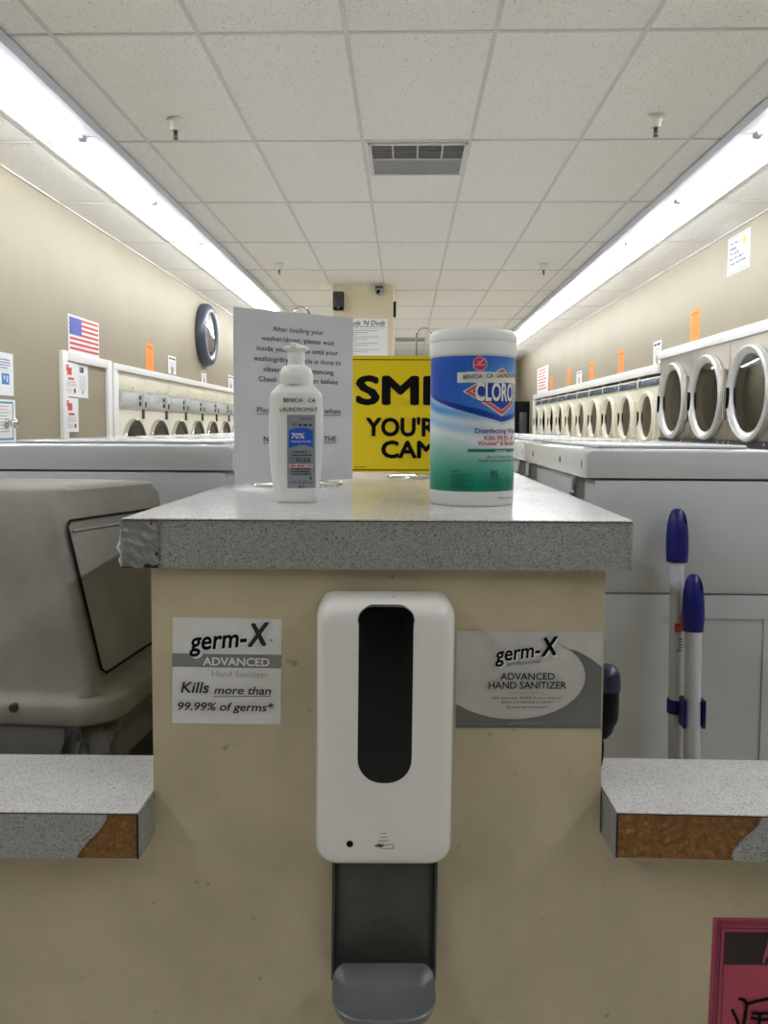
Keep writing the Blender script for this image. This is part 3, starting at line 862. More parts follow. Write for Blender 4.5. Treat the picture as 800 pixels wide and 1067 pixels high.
# --- canister of disinfecting wipes
cx_, cy_, cr = 0.0880, 1.040, 0.0553
t = thing('wipes_canister', 'tall white canister of disinfecting wipes with blue and green wrap, on the countertop', 'canister', (cx_, cy_, CT))
TC = Matrix.Translation((cx_, cy_, CT))
MB().lathe([(0.050, 0.0), (0.0535, 0.0006), (0.0550, 0.003), (0.0551, 0.19), (0.0551, 0.1945)], M['lidwhite'], 64, TC).build('body', t)
MB().lathe([(0.0556, 0.1915), (0.0566, 0.192), (0.0566, 0.2065), (0.0560, 0.2085), (0.0560, 0.2095), (0.0568, 0.2105), (0.0566, 0.2185), (0.0550, 0.2225), (0.0515, 0.2245), (0.046, 0.2245), (0.044, 0.2225), (0.001, 0.2222)], M['lidwhite'], 64, TC).build('lid', t)
ZV0, ZV1 = 0.0190, 0.1895      # wrap, bottom and top (above counter)
def zpx(y): return ZV1 - (y - 372.0) * (ZV1 - ZV0) / (512.0 - 372.0)
LOGO_U = 0.0355
def tri(a, b, t_): return tuple(p + (q - p) * max(0, min(1, t_)) for p, q in zip(a, b))
def inhex(u, y, hw, hh, shoulder=0.42):
    du = abs(u - LOGO_U) / hw; dy = abs(y - 408.5) / hh
    return du + dy < 1
def swoosh_y(u):
    # lower edge of the blue field, in photo rows
    th = u / cr
    s = (th + 1.5) / 2.15
    y = 407 + 33 * max(0, min(1, s)) ** 0.72 if s <= 1 else 440 - 20 * (s - 1)
    return y
def wrap_col(u, y):
    white = (233, 234, 232)
    sy = swoosh_y(u)
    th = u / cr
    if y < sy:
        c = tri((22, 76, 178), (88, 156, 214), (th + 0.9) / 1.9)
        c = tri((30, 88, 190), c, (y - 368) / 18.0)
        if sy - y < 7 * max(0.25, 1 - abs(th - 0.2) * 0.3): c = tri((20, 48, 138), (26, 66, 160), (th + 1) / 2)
    else:
        d = y - sy
        f = max(0.0, min(1.0, 1 - (th + 1.5) / 2.3))
        streak = 0.5 + 0.5 * sin(d * 0.42 + th * 3.0 + 1.0)
        k_ = min(1.0, 1.45 * f * max(0, 1 - d / 38.0) * (0.35 + 0.75 * streak))
        if d < 3: k_ = max(k_, 0.30)
        c = tri(white, (78, 148, 216), k_)
        gy = 457 + 10 * sin((th + 0.4) * 1.1)
        g_ = (y - gy) / (508 - gy)
        if g_ > 0: c = tri(c, (6, 122, 92), min(1, g_ ** 0.8 * 1.05))
    if inhex(u, y, 0.0520, 25.0): c = (232, 230, 228)
    if inhex(u, y, 0.0500, 24): c = (206, 84, 62)
    if inhex(u, y, 0.0425, 19.6): c = (222, 222, 226)
    if inhex(u, y, 0.0408, 18.8): c = (32, 66, 158)
    bu = 0.0045
    r = sqrt(((u - bu) / 0.0012) ** 2 + (y - 380.5) ** 2)
    if r < 7.4: c = (236, 214, 220)
    if r < 6.7: c = (212, 52, 84)
    if -0.0240 < u < 0.095 and 388.7 < y + u * 8 < 399.6: c = (226, 225, 216)
    if -0.010 < u < 0.081 and 467.2 < y < 471.3: c = (10, 118, 88)
    return c
NU, NV = 300, 200
A0, A1 = -1.9, 2.0
vs = []; cols = []
for j in range(NV + 1):
    z = ZV0 + (ZV1 - ZV0) * j / NV
    y = 512.0 - 140.0 * j / NV
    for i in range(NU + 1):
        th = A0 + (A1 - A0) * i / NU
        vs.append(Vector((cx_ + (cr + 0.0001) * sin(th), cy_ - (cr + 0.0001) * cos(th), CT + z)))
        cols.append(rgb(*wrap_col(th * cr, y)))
# plain remainder of the wrap around the back
NB = 40
fs = [(j * (NU + 1) + i, j * (NU + 1) + i + 1, (j + 1) * (NU + 1) + i + 1, (j + 1) * (NU + 1) + i) for j in range(NV) for i in range(NU)]
base = len(vs)
NV2 = 40
for j in range(NV2 + 1):
    z = ZV0 + (ZV1 - ZV0) * j / NV2; y = 512.0 - 140.0 * j / NV2
    for i in range(NB + 1):
        th = A1 + (A0 + 2 * pi - A1) * i / NB
        vs.append(Vector((cx_ + (cr + 0.0001) * sin(th), cy_ - (cr + 0.0001) * cos(th), CT + z)))
        ca = wrap_col(A1 * cr, y); cb = wrap_col(A0 * cr, y)
        cols.append(rgb(*tri(ca, cb, i / NB)))
fs += [(base + j * (NB + 1) + i, base + j * (NB + 1) + i + 1, base + (j + 1) * (NB + 1) + i + 1, base + (j + 1) * (NB + 1) + i) for j in range(NV2) for i in range(NB)]
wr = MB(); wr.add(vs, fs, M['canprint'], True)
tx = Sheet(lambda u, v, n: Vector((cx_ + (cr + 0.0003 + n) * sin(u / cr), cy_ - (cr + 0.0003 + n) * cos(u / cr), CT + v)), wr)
tx.step = 0.0001; tx.n = 0.0002
tx.text('CLOROX', LOGO_U + 0.0006, zpx(417.6) - 0.0006, 0.0215, M['darkblue'], 0.0750, 'C', 0.05)
tx.text('CLOROX', LOGO_U, zpx(417.6), 0.0215, M['paper'], 0.0735, 'C', 0.03)
tx.text('Disinfecting Wipes', LOGO_U, zpx(451.2), 0.0058, M['darkblue'], 0.0730, 'C', 0.012)
tx.text('Kills 99.9% of', LOGO_U, zpx(458.6), 0.0056, M['redprint'], 0.0490, 'C', 0.012)
tx.text('Viruses* & Bacteria', LOGO_U, zpx(463.9), 0.0056, M['redprint'], 0.0660, 'C', 0.012)
tx.text('Fresh Scent', LOGO_U, zpx(470.8), 0.0030, M['paper'], 0.0180, 'C', 0.01)
tx.text('Safe on Finished Wood,', LOGO_U, zpx(477.0), 0.0030, M['darkblue'], 0.0420, 'C', 0.008)
tx.text('Sealed Granite and Stainless Steel', LOGO_U, zpx(480.8), 0.0030, M['darkblue'], 0.0640, 'C', 0.008)
tx.text('85', 0.0250, zpx(497.0), 0.0085, M['darkblue'], 0.0100, 'C', 0.01)
tx.text('WET WIPES', 0.0250, zpx(501.0), 0.0032, M['darkblue'], 0.0160, 'C', 0.0)
tx.line([(0.0165, zpx(502.8)), (0.0335, zpx(502.8))], 0.0004, M['darkblue'])
tx.text('1 LB 5 OZ (595 g)', 0.0250, zpx(507.5), 0.0034, M['darkblue'], 0.0220, 'C', 0.0)
tx.text('BENICIA   CA   LAUNDROMAT', -0.0160, zpx(396.0), 0.0052, M['ink'], 0.0860, 'L', 0.012, 0, 0.05)
tx.text('MEETS EPA CRITERIA', 0.0045, zpx(382.5), 0.0020, M['paper'], 0.0120, 'C', 0.01)
tx.line([(0.0015, zpx(378.2)), (0.0038, zpx(380.0)), (0.0078, zpx(376.0))], 0.0009, M['paper'])
u0 = -0.0300
tx.text('ACTIVE:', u0, zpx(492.0), 0.0024, M['darkgreen'], 0.0095, 'L', 0.02)
for i in range(8):
    tx.dashes(u0, u0 + 0.028 - 0.004 * (i % 3), zpx(494.6 + 2 * i), 0.0009, M['darkgreen'], i)
tx.text('*99.9% of bacteria', 0.0300, 0.0090, 0.0028, M['inkgrey'], 0.0300)
for i in range(2):
    tx.frame(0.046, zpx(502 + i * 5), 0.055, zpx(498.5 + i * 5), 0.0006, M['darkgreen'])
cols += [(1.0, 1.0, 1.0, 1.0)] * (len(wr.v) - len(cols))
wp = wr.build('printed_wrap', t)
at = wp.data.color_attributes.new('print', 'FLOAT_COLOR', 'POINT')
at.data.foreach_set('color', [x for c in cols for x in c])
wp['label'] = 'blue, white and green printed wrap'

# --- wire sign holders
def holder(label, centre, ring_r, sheet_w, sheet_h, bl, br, z0, panel_mat, draw, loop_h, loop_w, loop_at, lean=0.0):
    t = thing('sign_holder', label, 'sign', (centre[0], centre[1], CT))
    wr_ = 0.0017
    ringp = [(centre[0] + ring_r * cos(2 * pi * i / 40), centre[1] + ring_r * sin(2 * pi * i / 40), CT + wr_ + 0.0002) for i in range(40)]
    MB().tube(ringp, wr_, M['chrome'], 8, closed=True).build('base_ring', t)
    BL, BR = Vector((*bl, z0)), Vector((*br, z0))
    U = (BR - BL).normalized(); N = Vector((U.y, -U.x, 0)); V = Vector((0, 0, 1)) + N * -lean
    O = BL
    sh = paper_sheet(O, U, V, N, sheet_w, sheet_h, panel_mat, 0.0022, 0, 0.0)
    sh.step = 0.0002
    draw(sh)
    sh.mb.build('sign_panel', t)
    # upright wire behind the panel with a loop on top
    mid = O + U * (sheet_w * loop_at) - N * 0.0028
    q = U * (loop_w / 2)
    top = z0 + sheet_h + loop_h
    pts = [Vector((centre[0], centre[1], CT + wr_)) + (mid - q - Vector((centre[0], centre[1], mid.z))) * 1.0]
    pts[0].z = CT + 0.003
    pts.append(mid - q + Vector((0, 0, 0.004)))
    pts.append(Vector(((mid - q).x, (mid - q).y, top - loop_w / 2)))
    for i in range(1, 12):
        a = pi - pi * i / 12
        c = Vector((mid.x, mid.y, top - loop_w / 2)) + U * (loop_w / 2 * cos(a)); c.z += loop_w / 2 * sin(a)
        pts.append(c)
    pts.append(Vector(((mid + q).x, (mid + q).y, top - loop_w / 2)))
    pts.append(mid + q + Vector((0, 0, 0.004)))
    e = Vector((mid + q)); e.z = CT + 0.003; pts.append(e)
    MB().tube(pts, wr_, M['chrome'], 8).build('wire_loop', t)
    for s_ in (-1, 1):
        foot = MB()
        a = mid + q * s_; a = Vector((a.x, a.y, CT + 0.003))
        d_ = Vector((a.x - centre[0], a.y - centre[1], 0)); dl = d_.length or 1e-4
        foot.tube([a, Vector((centre[0] + d_.x / dl * ring_r, centre[1] + d_.y / dl * ring_r, CT + 0.003))], wr_, M['chrome'], 8)
        foot.build('foot_wire', t)
    return t

def draw_white(sh):
    W, Hh = 0.2215, 0.279
    # zoomed crop of 640x1067 (5.333 per px); sheet left edge x=-100, right edge x=562
    lines = [('After loading your', 0.50, 52, 285, 1.0), ('washer/dryer, please wait', 0.50, 108, 410, 1), ('inside your vehicle until your', 0.5, 165, 455, 1),
             ('washing/drying cycle is done to', 0.5, 222, 490, 1), ('observe social distancing.', 0.51, 280, 400, 1), ('Check machine timer before', 0.505, 335, 445, 1)]
    K = Hh / 965.0
    for s_, c, y, wpx, _ in lines:
        sh.text(s_, W * (c + 0.02), Hh - (y + 62) * K, 0.0082, M['inkgrey'], wpx / 662.0 * W, 'C', 0.002)
    y = 508; sh.text('Please wear a mask when', W * 0.53, Hh - (y + 62) * K, 0.0082, M['inkgrey'], 470 / 662 * W, 'C', 0.002)
    sh.line([(W * 0.175, Hh - (y + 72) * K), (W * 0.885, Hh - (y + 72) * K)], 0.0007, M['inkgrey'])
    y = 672; sh.text('NO LOITERING IN THE', W * 0.535, Hh - (y + 62) * K, 0.0082, M['inkgrey'], 410 / 662 * W, 'C', 0.012)
    sh.line([(W * 0.225, Hh - (y + 72) * K), (W * 0.845, Hh - (y + 72) * K)], 0.0008, M['inkgrey'])
holder('white printed notice in a wire stand behind the sanitizer bottle', (-0.187, 1.345), 0.078, 0.2215, 0.279, (-0.2725, 1.238), (-0.0945, 1.368), CT + 0.0085, M['greypaper'], draw_white, 0.012, 0.030, 0.56)

def draw_yellow(sh):
    W, Hh = 0.290, 0.2335
    def fx(x): return (x - 366.0) / 150.0 * W
    def fy(y): return (493.5 - y) / 122.5 * Hh
    sh.line([(0.0, fy(375.2)), (W, fy(375.2))], 0.0016, M['ink'])
    sh.line([(0.0, fy(490.7)), (W, fy(490.7))], 0.0018, M['ink'])
    sh.text('SMILE', fx(370.5), fy(421.0), fy(392.5) - fy(420.5), M['ink'], fx(506) - fx(370.5), 'L', 0.036)
    sh.text("YOU'RE ON", fx(381), fy(454.5), fy(436.5) - fy(454.5), M['ink'], fx(509) - fx(381), 'L', 0.036)
    sh.text('CAMERA', fx(397), fy(477.5), fy(460.5) - fy(477.5), M['ink'], fx(502) - fx(397), 'L', 0.036)
    sh.dashes(fx(369), fx(382), fy(488.2), 0.0012, M['ink'], 5)
holder('yellow camera warning sign in a wire stand, partly behind the wipes canister', (0.036, 1.585), 0.075, 0.290, 0.2335, (-0.1085, 1.572), (0.1815, 1.579), CT + 0.0085, M['yellow'], draw_yellow, 0.056, 0.031, 0.5)

# ================================================================== WASHERS
def washer_parts(t, flat=0.29):
    """local: back edge at x=0, reaching to x=+0.70; near end y=0, far end y=0.65; z up"""
    S = M['enamel_side']
    b = MB()
    b.rbox(0.016, 0.695, 0.006, 0.644, 0.03, 1.084, S, 0.006, 2)
    b.build('cabinet', t, local=True)
    sp = MB()
    # lower end panel with a pressed recess, upper panel above it
    for (x0, x1, z0, z1) in ((0.018, 0.134, 0.06, 0.8915), (0.304, 0.693, 0.06, 0.8915), (0.134, 0.304, 0.852, 0.8915), (0.134, 0.304, 0.06, 0.12)):
        sp.box(x0, x1, -0.0035, 0.01, z0, z1, S)
    sp.box(0.1335, 0.3045, -0.0002, 0.01, 0.1195, 0.8525, S)
    sp.rbox(0.018, 0.693, -0.0035, 0.01, 0.8945, 1.083, S, 0.0018, 2)
    sp.build('end_panel', t, local=True)
    f = MB()
    f.box(0.03, 0.68, 0.02, 0.63, 0.0, 0.032, M['black']); f.build('base', t, local=True)
    tp_ = MB()
    P = [(0.0, 1.087), (flat + 0.10, 1.087), (0.70, 1.066), (0.70, 1.076), (flat + 0.09, 1.1285)]
    P += [(flat + 0.045, 1.1335), (flat, 1.135), (0.012, 1.135), (0.0035, 1.1315), (0.0, 1.123)]
    rings = []
    for (y, k) in ((-0.004, 0.010), (-0.0025, 0.004), (0.002, 0.0012), (0.010, 0.0), (0.640, 0.0), (0.648, 0.0012), (0.6525, 0.004), (0.654, 0.010)):
        rings.append([Vector((x + (k if x < 0.001 else 0), y, z - (k if z > 1.1 else 0))) for x, z in P])
    tp_.loft(rings, M['enamel'])
    top = tp_.build('top_cover', t, local=True)
    ld = MB()
    ld.rbox(0.03, flat - 0.004, 0.04, 0.61, 1.1352, 1.1415, M['enamel'], 0.004, 3)
    ld.build('lid', t, local=True)
    for y in (0.065, 0.565):
        br_ = MB()
        br_.rbox(-0.001, 0.0165, y, y + 0.005, 1.046, 1.088, M['alu'], 0.0008, 1)
        br_.rbox(-0.001, 0.003, y, y + 0.026, 1.046, 1.088, M['alu'], 0.0008, 1)
        br_.tube([(0.004, y + (0.02 if y < 0.3 else -0.06), 1.0875), (0.004, y + (0.12 if y < 0.3 else 0.006), 1.0875)], 0.0035, M['alu'], 8)
        for zz, yy in ((1.055, y + 0.007), (1.055, y + 0.019)):
            br_.lathe([(0.0048, 0), (0.0042, 0.003), (0.002, 0.0045), (0.0002, 0.005)], M['alu'], 12, Matrix.Translation((-0.001, yy, zz)) @ Matrix.Rotation(-pi / 2, 4, 'Y'))
        br_.build('hinge_bracket', t, local=True)
    for y in (0.018, 0.20, 0.52):
        ho = MB()
        ho.box(-0.0006, 0.002, y, y + (0.011 if y > 0.1 else 0.004), 1.104, 1.115, M['black'])
        ho.build('slot', t, local=True)
NW = 10
right = thing('washing_machine', 'nearest white washer on the right, two blue capped poles leaning on it', 'washer', (0.2985, 1.312, 0), 0, 'washers along the right of the divider')
washer_parts(right)
for k in range(1, NW):
    dup(right, (0.2985, 1.312 + 0.672 * k, 0), '%s white washer from the camera in the row right of the divider' % ORD[k])
# mirrored parts for the left row
left = thing('washing_machine', 'nearest white washer on the left, behind the beige bin lid', 'washer', (-0.318, 1.455, 0), 0, 'washers along the left of the divider')
washer_parts(left, 0.44)
for ch in left.children:
    ch.data.transform(Matrix.Scale(-1, 4, (1, 0, 0))); ch.data.flip_normals()
for k in range(1, NW):
    dup(left, (-0.318, 1.455 + 0.672 * k, 0), '%s white washer from the camera in the row left of the divider' % ORD[k])
# blue cloth on a far washer top
cl = MB()
cl.grid(lambda a, b: Vector((0.665 + 0.085 * a, 3.68 + 0.10 * b, 1.1362 + 0.0035 * (1 - (2 * a - 1) ** 8) * (1 - (2 * b - 1) ** 8) + 0.0012 * sin(a * 9) * sin(b * 7))), 14, 10, M['navy'])
cl.grid(lambda a, b: Vector((0.665 + 0.085 * a, 3.68 + 0.10 * b, 1.1357)), 2, 2, M['navy'])
tag(cl.build('cloth'), 'small flat blue cloth lying on a white washer top, right of the canister', 'cloth')

# ================================================================== BEIGE BIN BEHIND THE LEFT LEDGE
t = thing('trash_bin', 'weathered beige hooded trash bin with swing door, behind the left ledge', 'bin', (-0.64, 1.2, 0))
def quad_ring(c, r, n=8):
    """c = four plan corners FR, BR, BL, FL with z ; rounded"""
    out = []
    for i in range(4):
        p = Vector(c[i]); a = (Vector(c[i - 1]) - p); b = (Vector(c[(i + 1) % 4]) - p)
        a.normalize(); b.normalize()
        p0 = p + a * r; p1 = p + b * r
        for k in range(n):
            s_ = k / (n - 1)
            out.append((p0 * (1 - s_) + p * s_) * (1 - s_) + (p * (1 - s_) + p1 * s_) * s_)
    return out
RIM = [(-0.378, 0.985), (-0.352, 1.33), (-0.925, 1.365), (-0.945, 1.02)]
TOP = [(-0.497, 1.075), (-0.402, 1.275), (-0.80, 1.315), (-0.86, 1.115)]
def cor(src, z, inset=0.0):
    cx0 = sum(p[0] for p in src) / 4; cy0 = sum(p[1] for p in src) / 4
    out = []
    for p in src:
        d_ = Vector((p[0] - cx0, p[1] - cy0)); L = d_.length
        d_ *= (L - inset) / L
        out.append((cx0 + d_.x, cy0 + d_.y, z))
    return out
def mixc(a, b, s_, z): return [(p[0] + (q[0] - p[0]) * s_, p[1] + (q[1] - p[1]) * s_, z) for p, q in zip(a, b)]
ZR0, ZR1, ZTOP = 0.775, 0.806, 1.080
dm = MB()
rings = [quad_ring(cor(RIM, ZR0, 0.012), 0.05), quad_ring(cor(RIM, ZR0 + 0.002, 0.003), 0.055), quad_ring(cor(RIM, ZR0 + 0.006), 0.055), quad_ring(cor(RIM, ZR1 - 0.006, 0.004), 0.055), quad_ring(cor(RIM, ZR1 - 0.001, 0.010), 0.052)]
base_c = [(p[0], p[1]) for p in cor(RIM, 0, 0.036)]
rings.append(quad_ring(cor(base_c, ZR1 + 0.003, -0.012), 0.05))
for s_ in (0.0, 0.02, 0.2, 0.4, 0.6, 0.8, 0.9, 0.955):
    z = ZR1 + 0.010 + (ZTOP - 0.008 - ZR1 - 0.010) * s_
    rings.append(quad_ring(mixc(base_c, TOP, s_, z), 0.018 - 0.004 * s_))
rings.append(quad_ring(cor(TOP, ZTOP - 0.004, 0.001), 0.034))
rings.append(quad_ring(cor(TOP, ZTOP, 0.010), 0.034))
rings.append(quad_ring(cor(TOP, ZTOP + 0.002, 0.05), 0.034))
rings.append(quad_ring(cor(TOP, ZTOP + 0.003, 0.2), 0.02))
dm.loft(rings, M['binbeige'], (False, True), True)
hood = dm.build('hood', t)
BC = mixc(base_c, TOP, 0, 0); TPc = TOP
def right_face(a, b, n=0.0):
    """a: front -> back, b: bottom -> top of the hood's right side"""
    z = ZR1 + 0.010 + (ZTOP - 0.008 - ZR1 - 0.010) * b
    p0 = Vector(base_c[0]).lerp(Vector(TPc[0]), b); p1 = Vector(base_c[1]).lerp(Vector(TPc[1]), b)
    p = p0.lerp(p1, a)
    d_ = (p1 - p0).normalized()
    return Vector((p.x + d_.y * n, p.y - d_.x * n, z + 0.3 * n))
dq = [(0.13, 0.075), (0.93, 0.075), (0.93, 0.80), (0.13, 0.80)]
def door_fn(a, b, n): return right_face(0.070 + 0.865 * a, 0.060 + 0.795 * b, n + 0.0030)
dr = MB()
dr.grid(lambda a, b: door_fn(0.012 + a * 0.976, 0.012 + b * 0.93, 0.0012 + 0.0012 * min(1, 12 * min(a, 1 - a, b, 1 - b))), 24, 24, M['bindoor'])
door = dr.build('swing_door', t)
gp = MB()
def outline(pad, n, k=8):
    pts = []
    for i in range(4):
        (a0, b0), (a1, b1) = [(-pad, -pad), (1 + pad, -pad), (1 + pad, 1 + pad), (-pad, 1 + pad)][i], [(-pad, -pad), (1 + pad, -pad), (1 + pad, 1 + pad), (-pad, 1 + pad)][(i + 1) % 4]
        for q in range(k):
            s_ = 0.04 + 0.92 * q / (k - 1)
            pts.append(door_fn(a0 + (a1 - a0) * s_, b0 + (b1 - b0) * s_, n))
    return pts
gp.tube(outline(0.0, 0.0008), 0.0017, M['black'], 6, closed=True)
gp.build('door_gap', t)
ri = MB(); ri.tube([door_fn(0.03 + 0.94 * i / 10, 0.925, 0.003) for i in range(11)], 0.002, M['bindoor'], 6); ri.build('door_ridge', t)
hw = MB()
def rim_front(x, z): 
    f = (x - RIM[0][0]) / (RIM[3][0] - RIM[0][0]); return Vector((x, RIM[0][1] + (RIM[3][1] - RIM[0][1]) * f, z))
pr_ = rim_front(-0.512, 0.799)
hw.lathe([(0.006, -0.004), (0.006, 0.001), (0.004, 0.002), (0.0035, 0.0005), (0.0005, 0.0003)], M['darkmetal'], 16, Matrix.Translation(pr_) @ Matrix.Rotation(pi / 2, 4, 'X'))
hw.build('rivet', t)
bd = MB()
bd.loft([quad_ring(cor(RIM, 0.0, 0.11), 0.06), quad_ring(cor(RIM, 0.70, 0.055), 0.06), quad_ring(cor(RIM, 0.783, 0.05), 0.06)], M['binbody'], (True, False), True)
bd.build('body', t)
# crumpled clear liner hanging below the hood
rl = random.Random(11)
lr = []
for k, (z, ins) in enumerate(((0.795, 0.040), (0.783, 0.022), (0.765, 0.018), (0.745, 0.022), (0.725, 0.030), (0.705, 0.035))):
    rg = quad_ring(cor(RIM, z, ins), 0.055, 26)
    out = []
    for i, p in enumerate(rg):
        wv = 0.010 * sin(i * 0.35 + k * 0.9) + 0.007 * sin(i * 0.8 - k) + rl.uniform(-0.004, 0.004)
        c0 = Vector((-0.64, 1.18, z)); d_ = (p - c0); d_.z = 0; d_.normalize()
        out.append(p + d_ * (wv if k else 0) + Vector((0, 0, 0.012 * sin(i * 0.21 + 1) * (k / 5.0))))
    lr.append(out)
tag(MB().loft(lr, M['film'], (False, False), True).build('bin_liner'), 'crumpled clear plastic bag hanging under the beige bin hood', 'bag')

# ================================================================== BLUE CAPPED POLES AND THE BLACK GRIP
def pole_thing(name, label, bottom, top, r, cap_w, cap_h, hole):
    t = thing(name, label, 'pole', bottom)
    B, Tp = Vector(bottom), Vector(top)
    ax = (Tp - B).normalized()
    MB().tube([B, B + (Tp - B) * 0.5, Tp - ax * cap_h * 0.9], r, M['pole'], 20).build('shaft', t)
    X = Vector((1, 0, 0)); X = (X - ax * X.dot(ax)).normalized(); Yv = ax.cross(X)
    T = Matrix(((X.x, Yv.x, ax.x, 0), (X.y, Yv.y, ax.y, 0), (X.z, Yv.z, ax.z, 0), (0, 0, 0, 1)))
    T = Matrix.Translation(Tp - ax * cap_h) @ T
    cp = MB()
    prof = [(0.86, 0), (0.93, 0.02), (0.96, 0.12), (1.0, 0.30), (0.98, 0.5), (0.90, 0.70), (0.74, 0.86), (0.55, 0.95), (0.34, 0.99), (0.05, 1.0)]
    cp.lathe([(a * cap_w / 2, b * cap_h) for a, b in prof], M['navy'], 32, T, sy=0.85)
    c = cp.build('hanging_grip', t)
    # hanging hole cut through the grip
    cut = MB(); HT = T @ Matrix.Translation((hole * cap_w * 0.70, 0, cap_h * 0.81)) @ Matrix.Rotation(radians(22), 4, 'Z') @ Matrix.Rotation(pi / 2, 4, 'X')
    cut.lathe([(0.0050, -0.05), (0.0050, 0.05)], M['navy'], 20, HT, sy=2.0)
    k = cut.build('cut', None, origin=parent_world(t))
    md = c.modifiers.new('hole', 'BOOLEAN'); md.operation = 'DIFFERENCE'; md.object = k; md.solver = 'EXACT'
    bpy.context.view_layer.update()
    ev = c.evaluated_get(bpy.context.evaluated_depsgraph_get())
    me = bpy.data.meshes.new_from_object(ev)
    c.modifiers.clear(); c.data = me
    bpy.data.objects.remove(k)
    try: me.set_sharp_from_angle(angle=radians(40))
    except Exception: pass
    MB().tube([B, B + ax * 0.03], r * 1.25, M['black'], 16).build('end_cap', t)
    return t, ax
p1, ax1 = pole_thing('broom_pole', 'taller white pole with blue hanging grip leaning on the right washer', (0.4255, 1.180, 0.0), (0.4420, 1.2755, 1.0405), 0.0105, 0.036, 0.087, 0.30)
p2, ax2 = pole_thing('dustpan_pole', 'shorter white pole with blue hanging grip, in front of the taller one', (0.4420, 1.150, 0.0), (0.4565, 1.2365, 0.9410), 0.0125, 0.0345, 0.0905, 0.30)
# printed label on the tall pole
def on1(s_, ang, r=0.0108):
    B = Vector((0.4255, 1.180, 0.0)); p = B + ax1 * s_
    X = Vector((1, 0, 0)); Yv = Vector((0, -1, 0))
    return p + X * (r * sin(ang)) + Yv * (r * cos(ang))
lbp = Sheet(lambda u, v, n: on1(v, u / 0.0105, 0.0108 + n)); lbp.step = 0.0001; lbp.n = 0.0001
lbp.rect(-0.006, 0.848, 0.012, 0.862, M['red'], 6)
lbp.rect(-0.002, 0.851, 0.004, 0.858, M['rust'], 4)
lbp.rect(0.001, 0.862, 0.009, 0.876, M['rust'], 4)
for i in range(5): lbp.dashes(0.0 - 0.003 * (i == 4), 0.010, 0.836 - 0.0045 * i, 0.0016, M['inkgrey'], i)
lbp.mb.build('shaft_label', p1)['label'] = 'small red and brown printed label'
# clip on the short pole that holds the tall one
ck = MB()
def at2(z):
    B = Vector((0.4420, 1.150, 0.0)); return B + ax2 * (z / ax2.z)
zc = 0.725
c2 = at2(zc)
for s_ in (-1, 1):
    ck.rbox(c2.x + s_ * 0.0150 - 0.0022, c2.x + s_ * 0.0150 + 0.0022, c2.y - 0.012, c2.y + 0.012, zc - 0.022, zc + 0.022, M['navy'], 0.001, 2)
ck.rbox(c2.x - 0.0150, c2.x + 0.0150, c2.y + 0.0125, c2.y + 0.0155, zc - 0.022, zc + 0.022, M['navy'], 0.001, 2)
B1 = Vector((0.4255, 1.180, 0.0)) + ax1 * (zc / ax1.z)
ck.lathe([(0.0112, -0.011), (0.0132, -0.011), (0.0132, 0.011), (0.0112, 0.011), (0.0112, -0.011)], M['navy'], 24, Matrix.Translation((B1.x, B1.y, zc)), caps=(False, False))
ck.build('pole_clip', p2)['label'] = 'blue plastic clip'

# black grip handle standing on the ledge beside the divider
gx, gy = 0.2400, 0.925
t = thing('grip_handle', 'small black grip with navy cap standing on the right ledge against the divider', 'handle', (gx, gy, 0.763))
TG = Matrix.Translation((gx, gy, 0.763))
MB().lathe([(0.004, 0.0), (0.006, 0.003), (0.0075, 0.015), (0.0075, 0.028), (0.006, 0.040)], M['black'], 16, TG @ Matrix.Translation((-0.008, 0, 0)), sx=1.2).build('tip', t)
MB().lathe([(0.0045, 0.036), (0.0105, 0.044), (0.0125, 0.052), (0.0152, 0.056), (0.0168, 0.063), (0.0172, 0.090), (0.0178, 0.096), (0.0180, 0.0985)], M['black'], 28, TG).build('grip', t)
MB().lathe([(0.0190, 0.0965), (0.0190, 0.104), (0.0180, 0.114), (0.0162, 0.120), (0.0120, 0.1235), (0.006, 0.1245), (0.0005, 0.1247)], M['navycap'], 28, TG).build('cap', t)['label'] = 'navy blue cap'

# ================================================================== CEILING: LIGHTS, VENTS, SPRINKLERS
FL = 1.217
def fixture(t):
    """local: along +y from 0 to FL; z=0 at the ceiling"""
    b = MB()
    b.prism([(-0.052, -0.056), (0.048, -0.056), (0.044, -0.002), (-0.048, -0.002)], 0.004, FL - 0.004, M['fixture'], Matrix(((1, 0, 0, 0), (0, 0, 1, 0), (0, 1, 0, 0), (0, 0, 0, 1))))
    b.build('housing', t, local=True)
    tb = MB()
    tb.tube([(0.056, 0.040, -0.056), (0.056, FL * 0.5, -0.056), (0.056, FL - 0.040, -0.056)], 0.0145, M['tube'], 14)
    tb.build('tube', t, local=True)
    for y in (0.012, FL - 0.042):
        h = MB(); h.rbox(0.034, 0.076, y, y + 0.030, -0.076, -0.034, M['fixture'], 0.005, 2); h.build('lamp_holder', t, local=True)
f0 = None
for side, X in ((-1, -1.703), (1, 1.793)):
    nm = 'left' if side < 0 else 'right'
    for k in range(TUBE_START, TUBE_END):
        y = 3.055 + 1.217 * k
        if k < 0: lab = 'fluorescent strip light on the ceiling out of frame before the %s row begins' % nm
        else: lab = '%s fluorescent strip light from the camera in the %s ceiling row' % (ORD[k], nm)
        if f0 is None:
            f0 = thing('strip_light', lab, 'light', (X, y + FL, ZC - 0.007), pi, 'fluorescent strip lights'); fixture(f0)
        elif side < 0:
            dup(f0, (X, y + FL, ZC - 0.007), lab, pi)
        else:
            dup(f0, (X, y, ZC - 0.007), lab, 0)

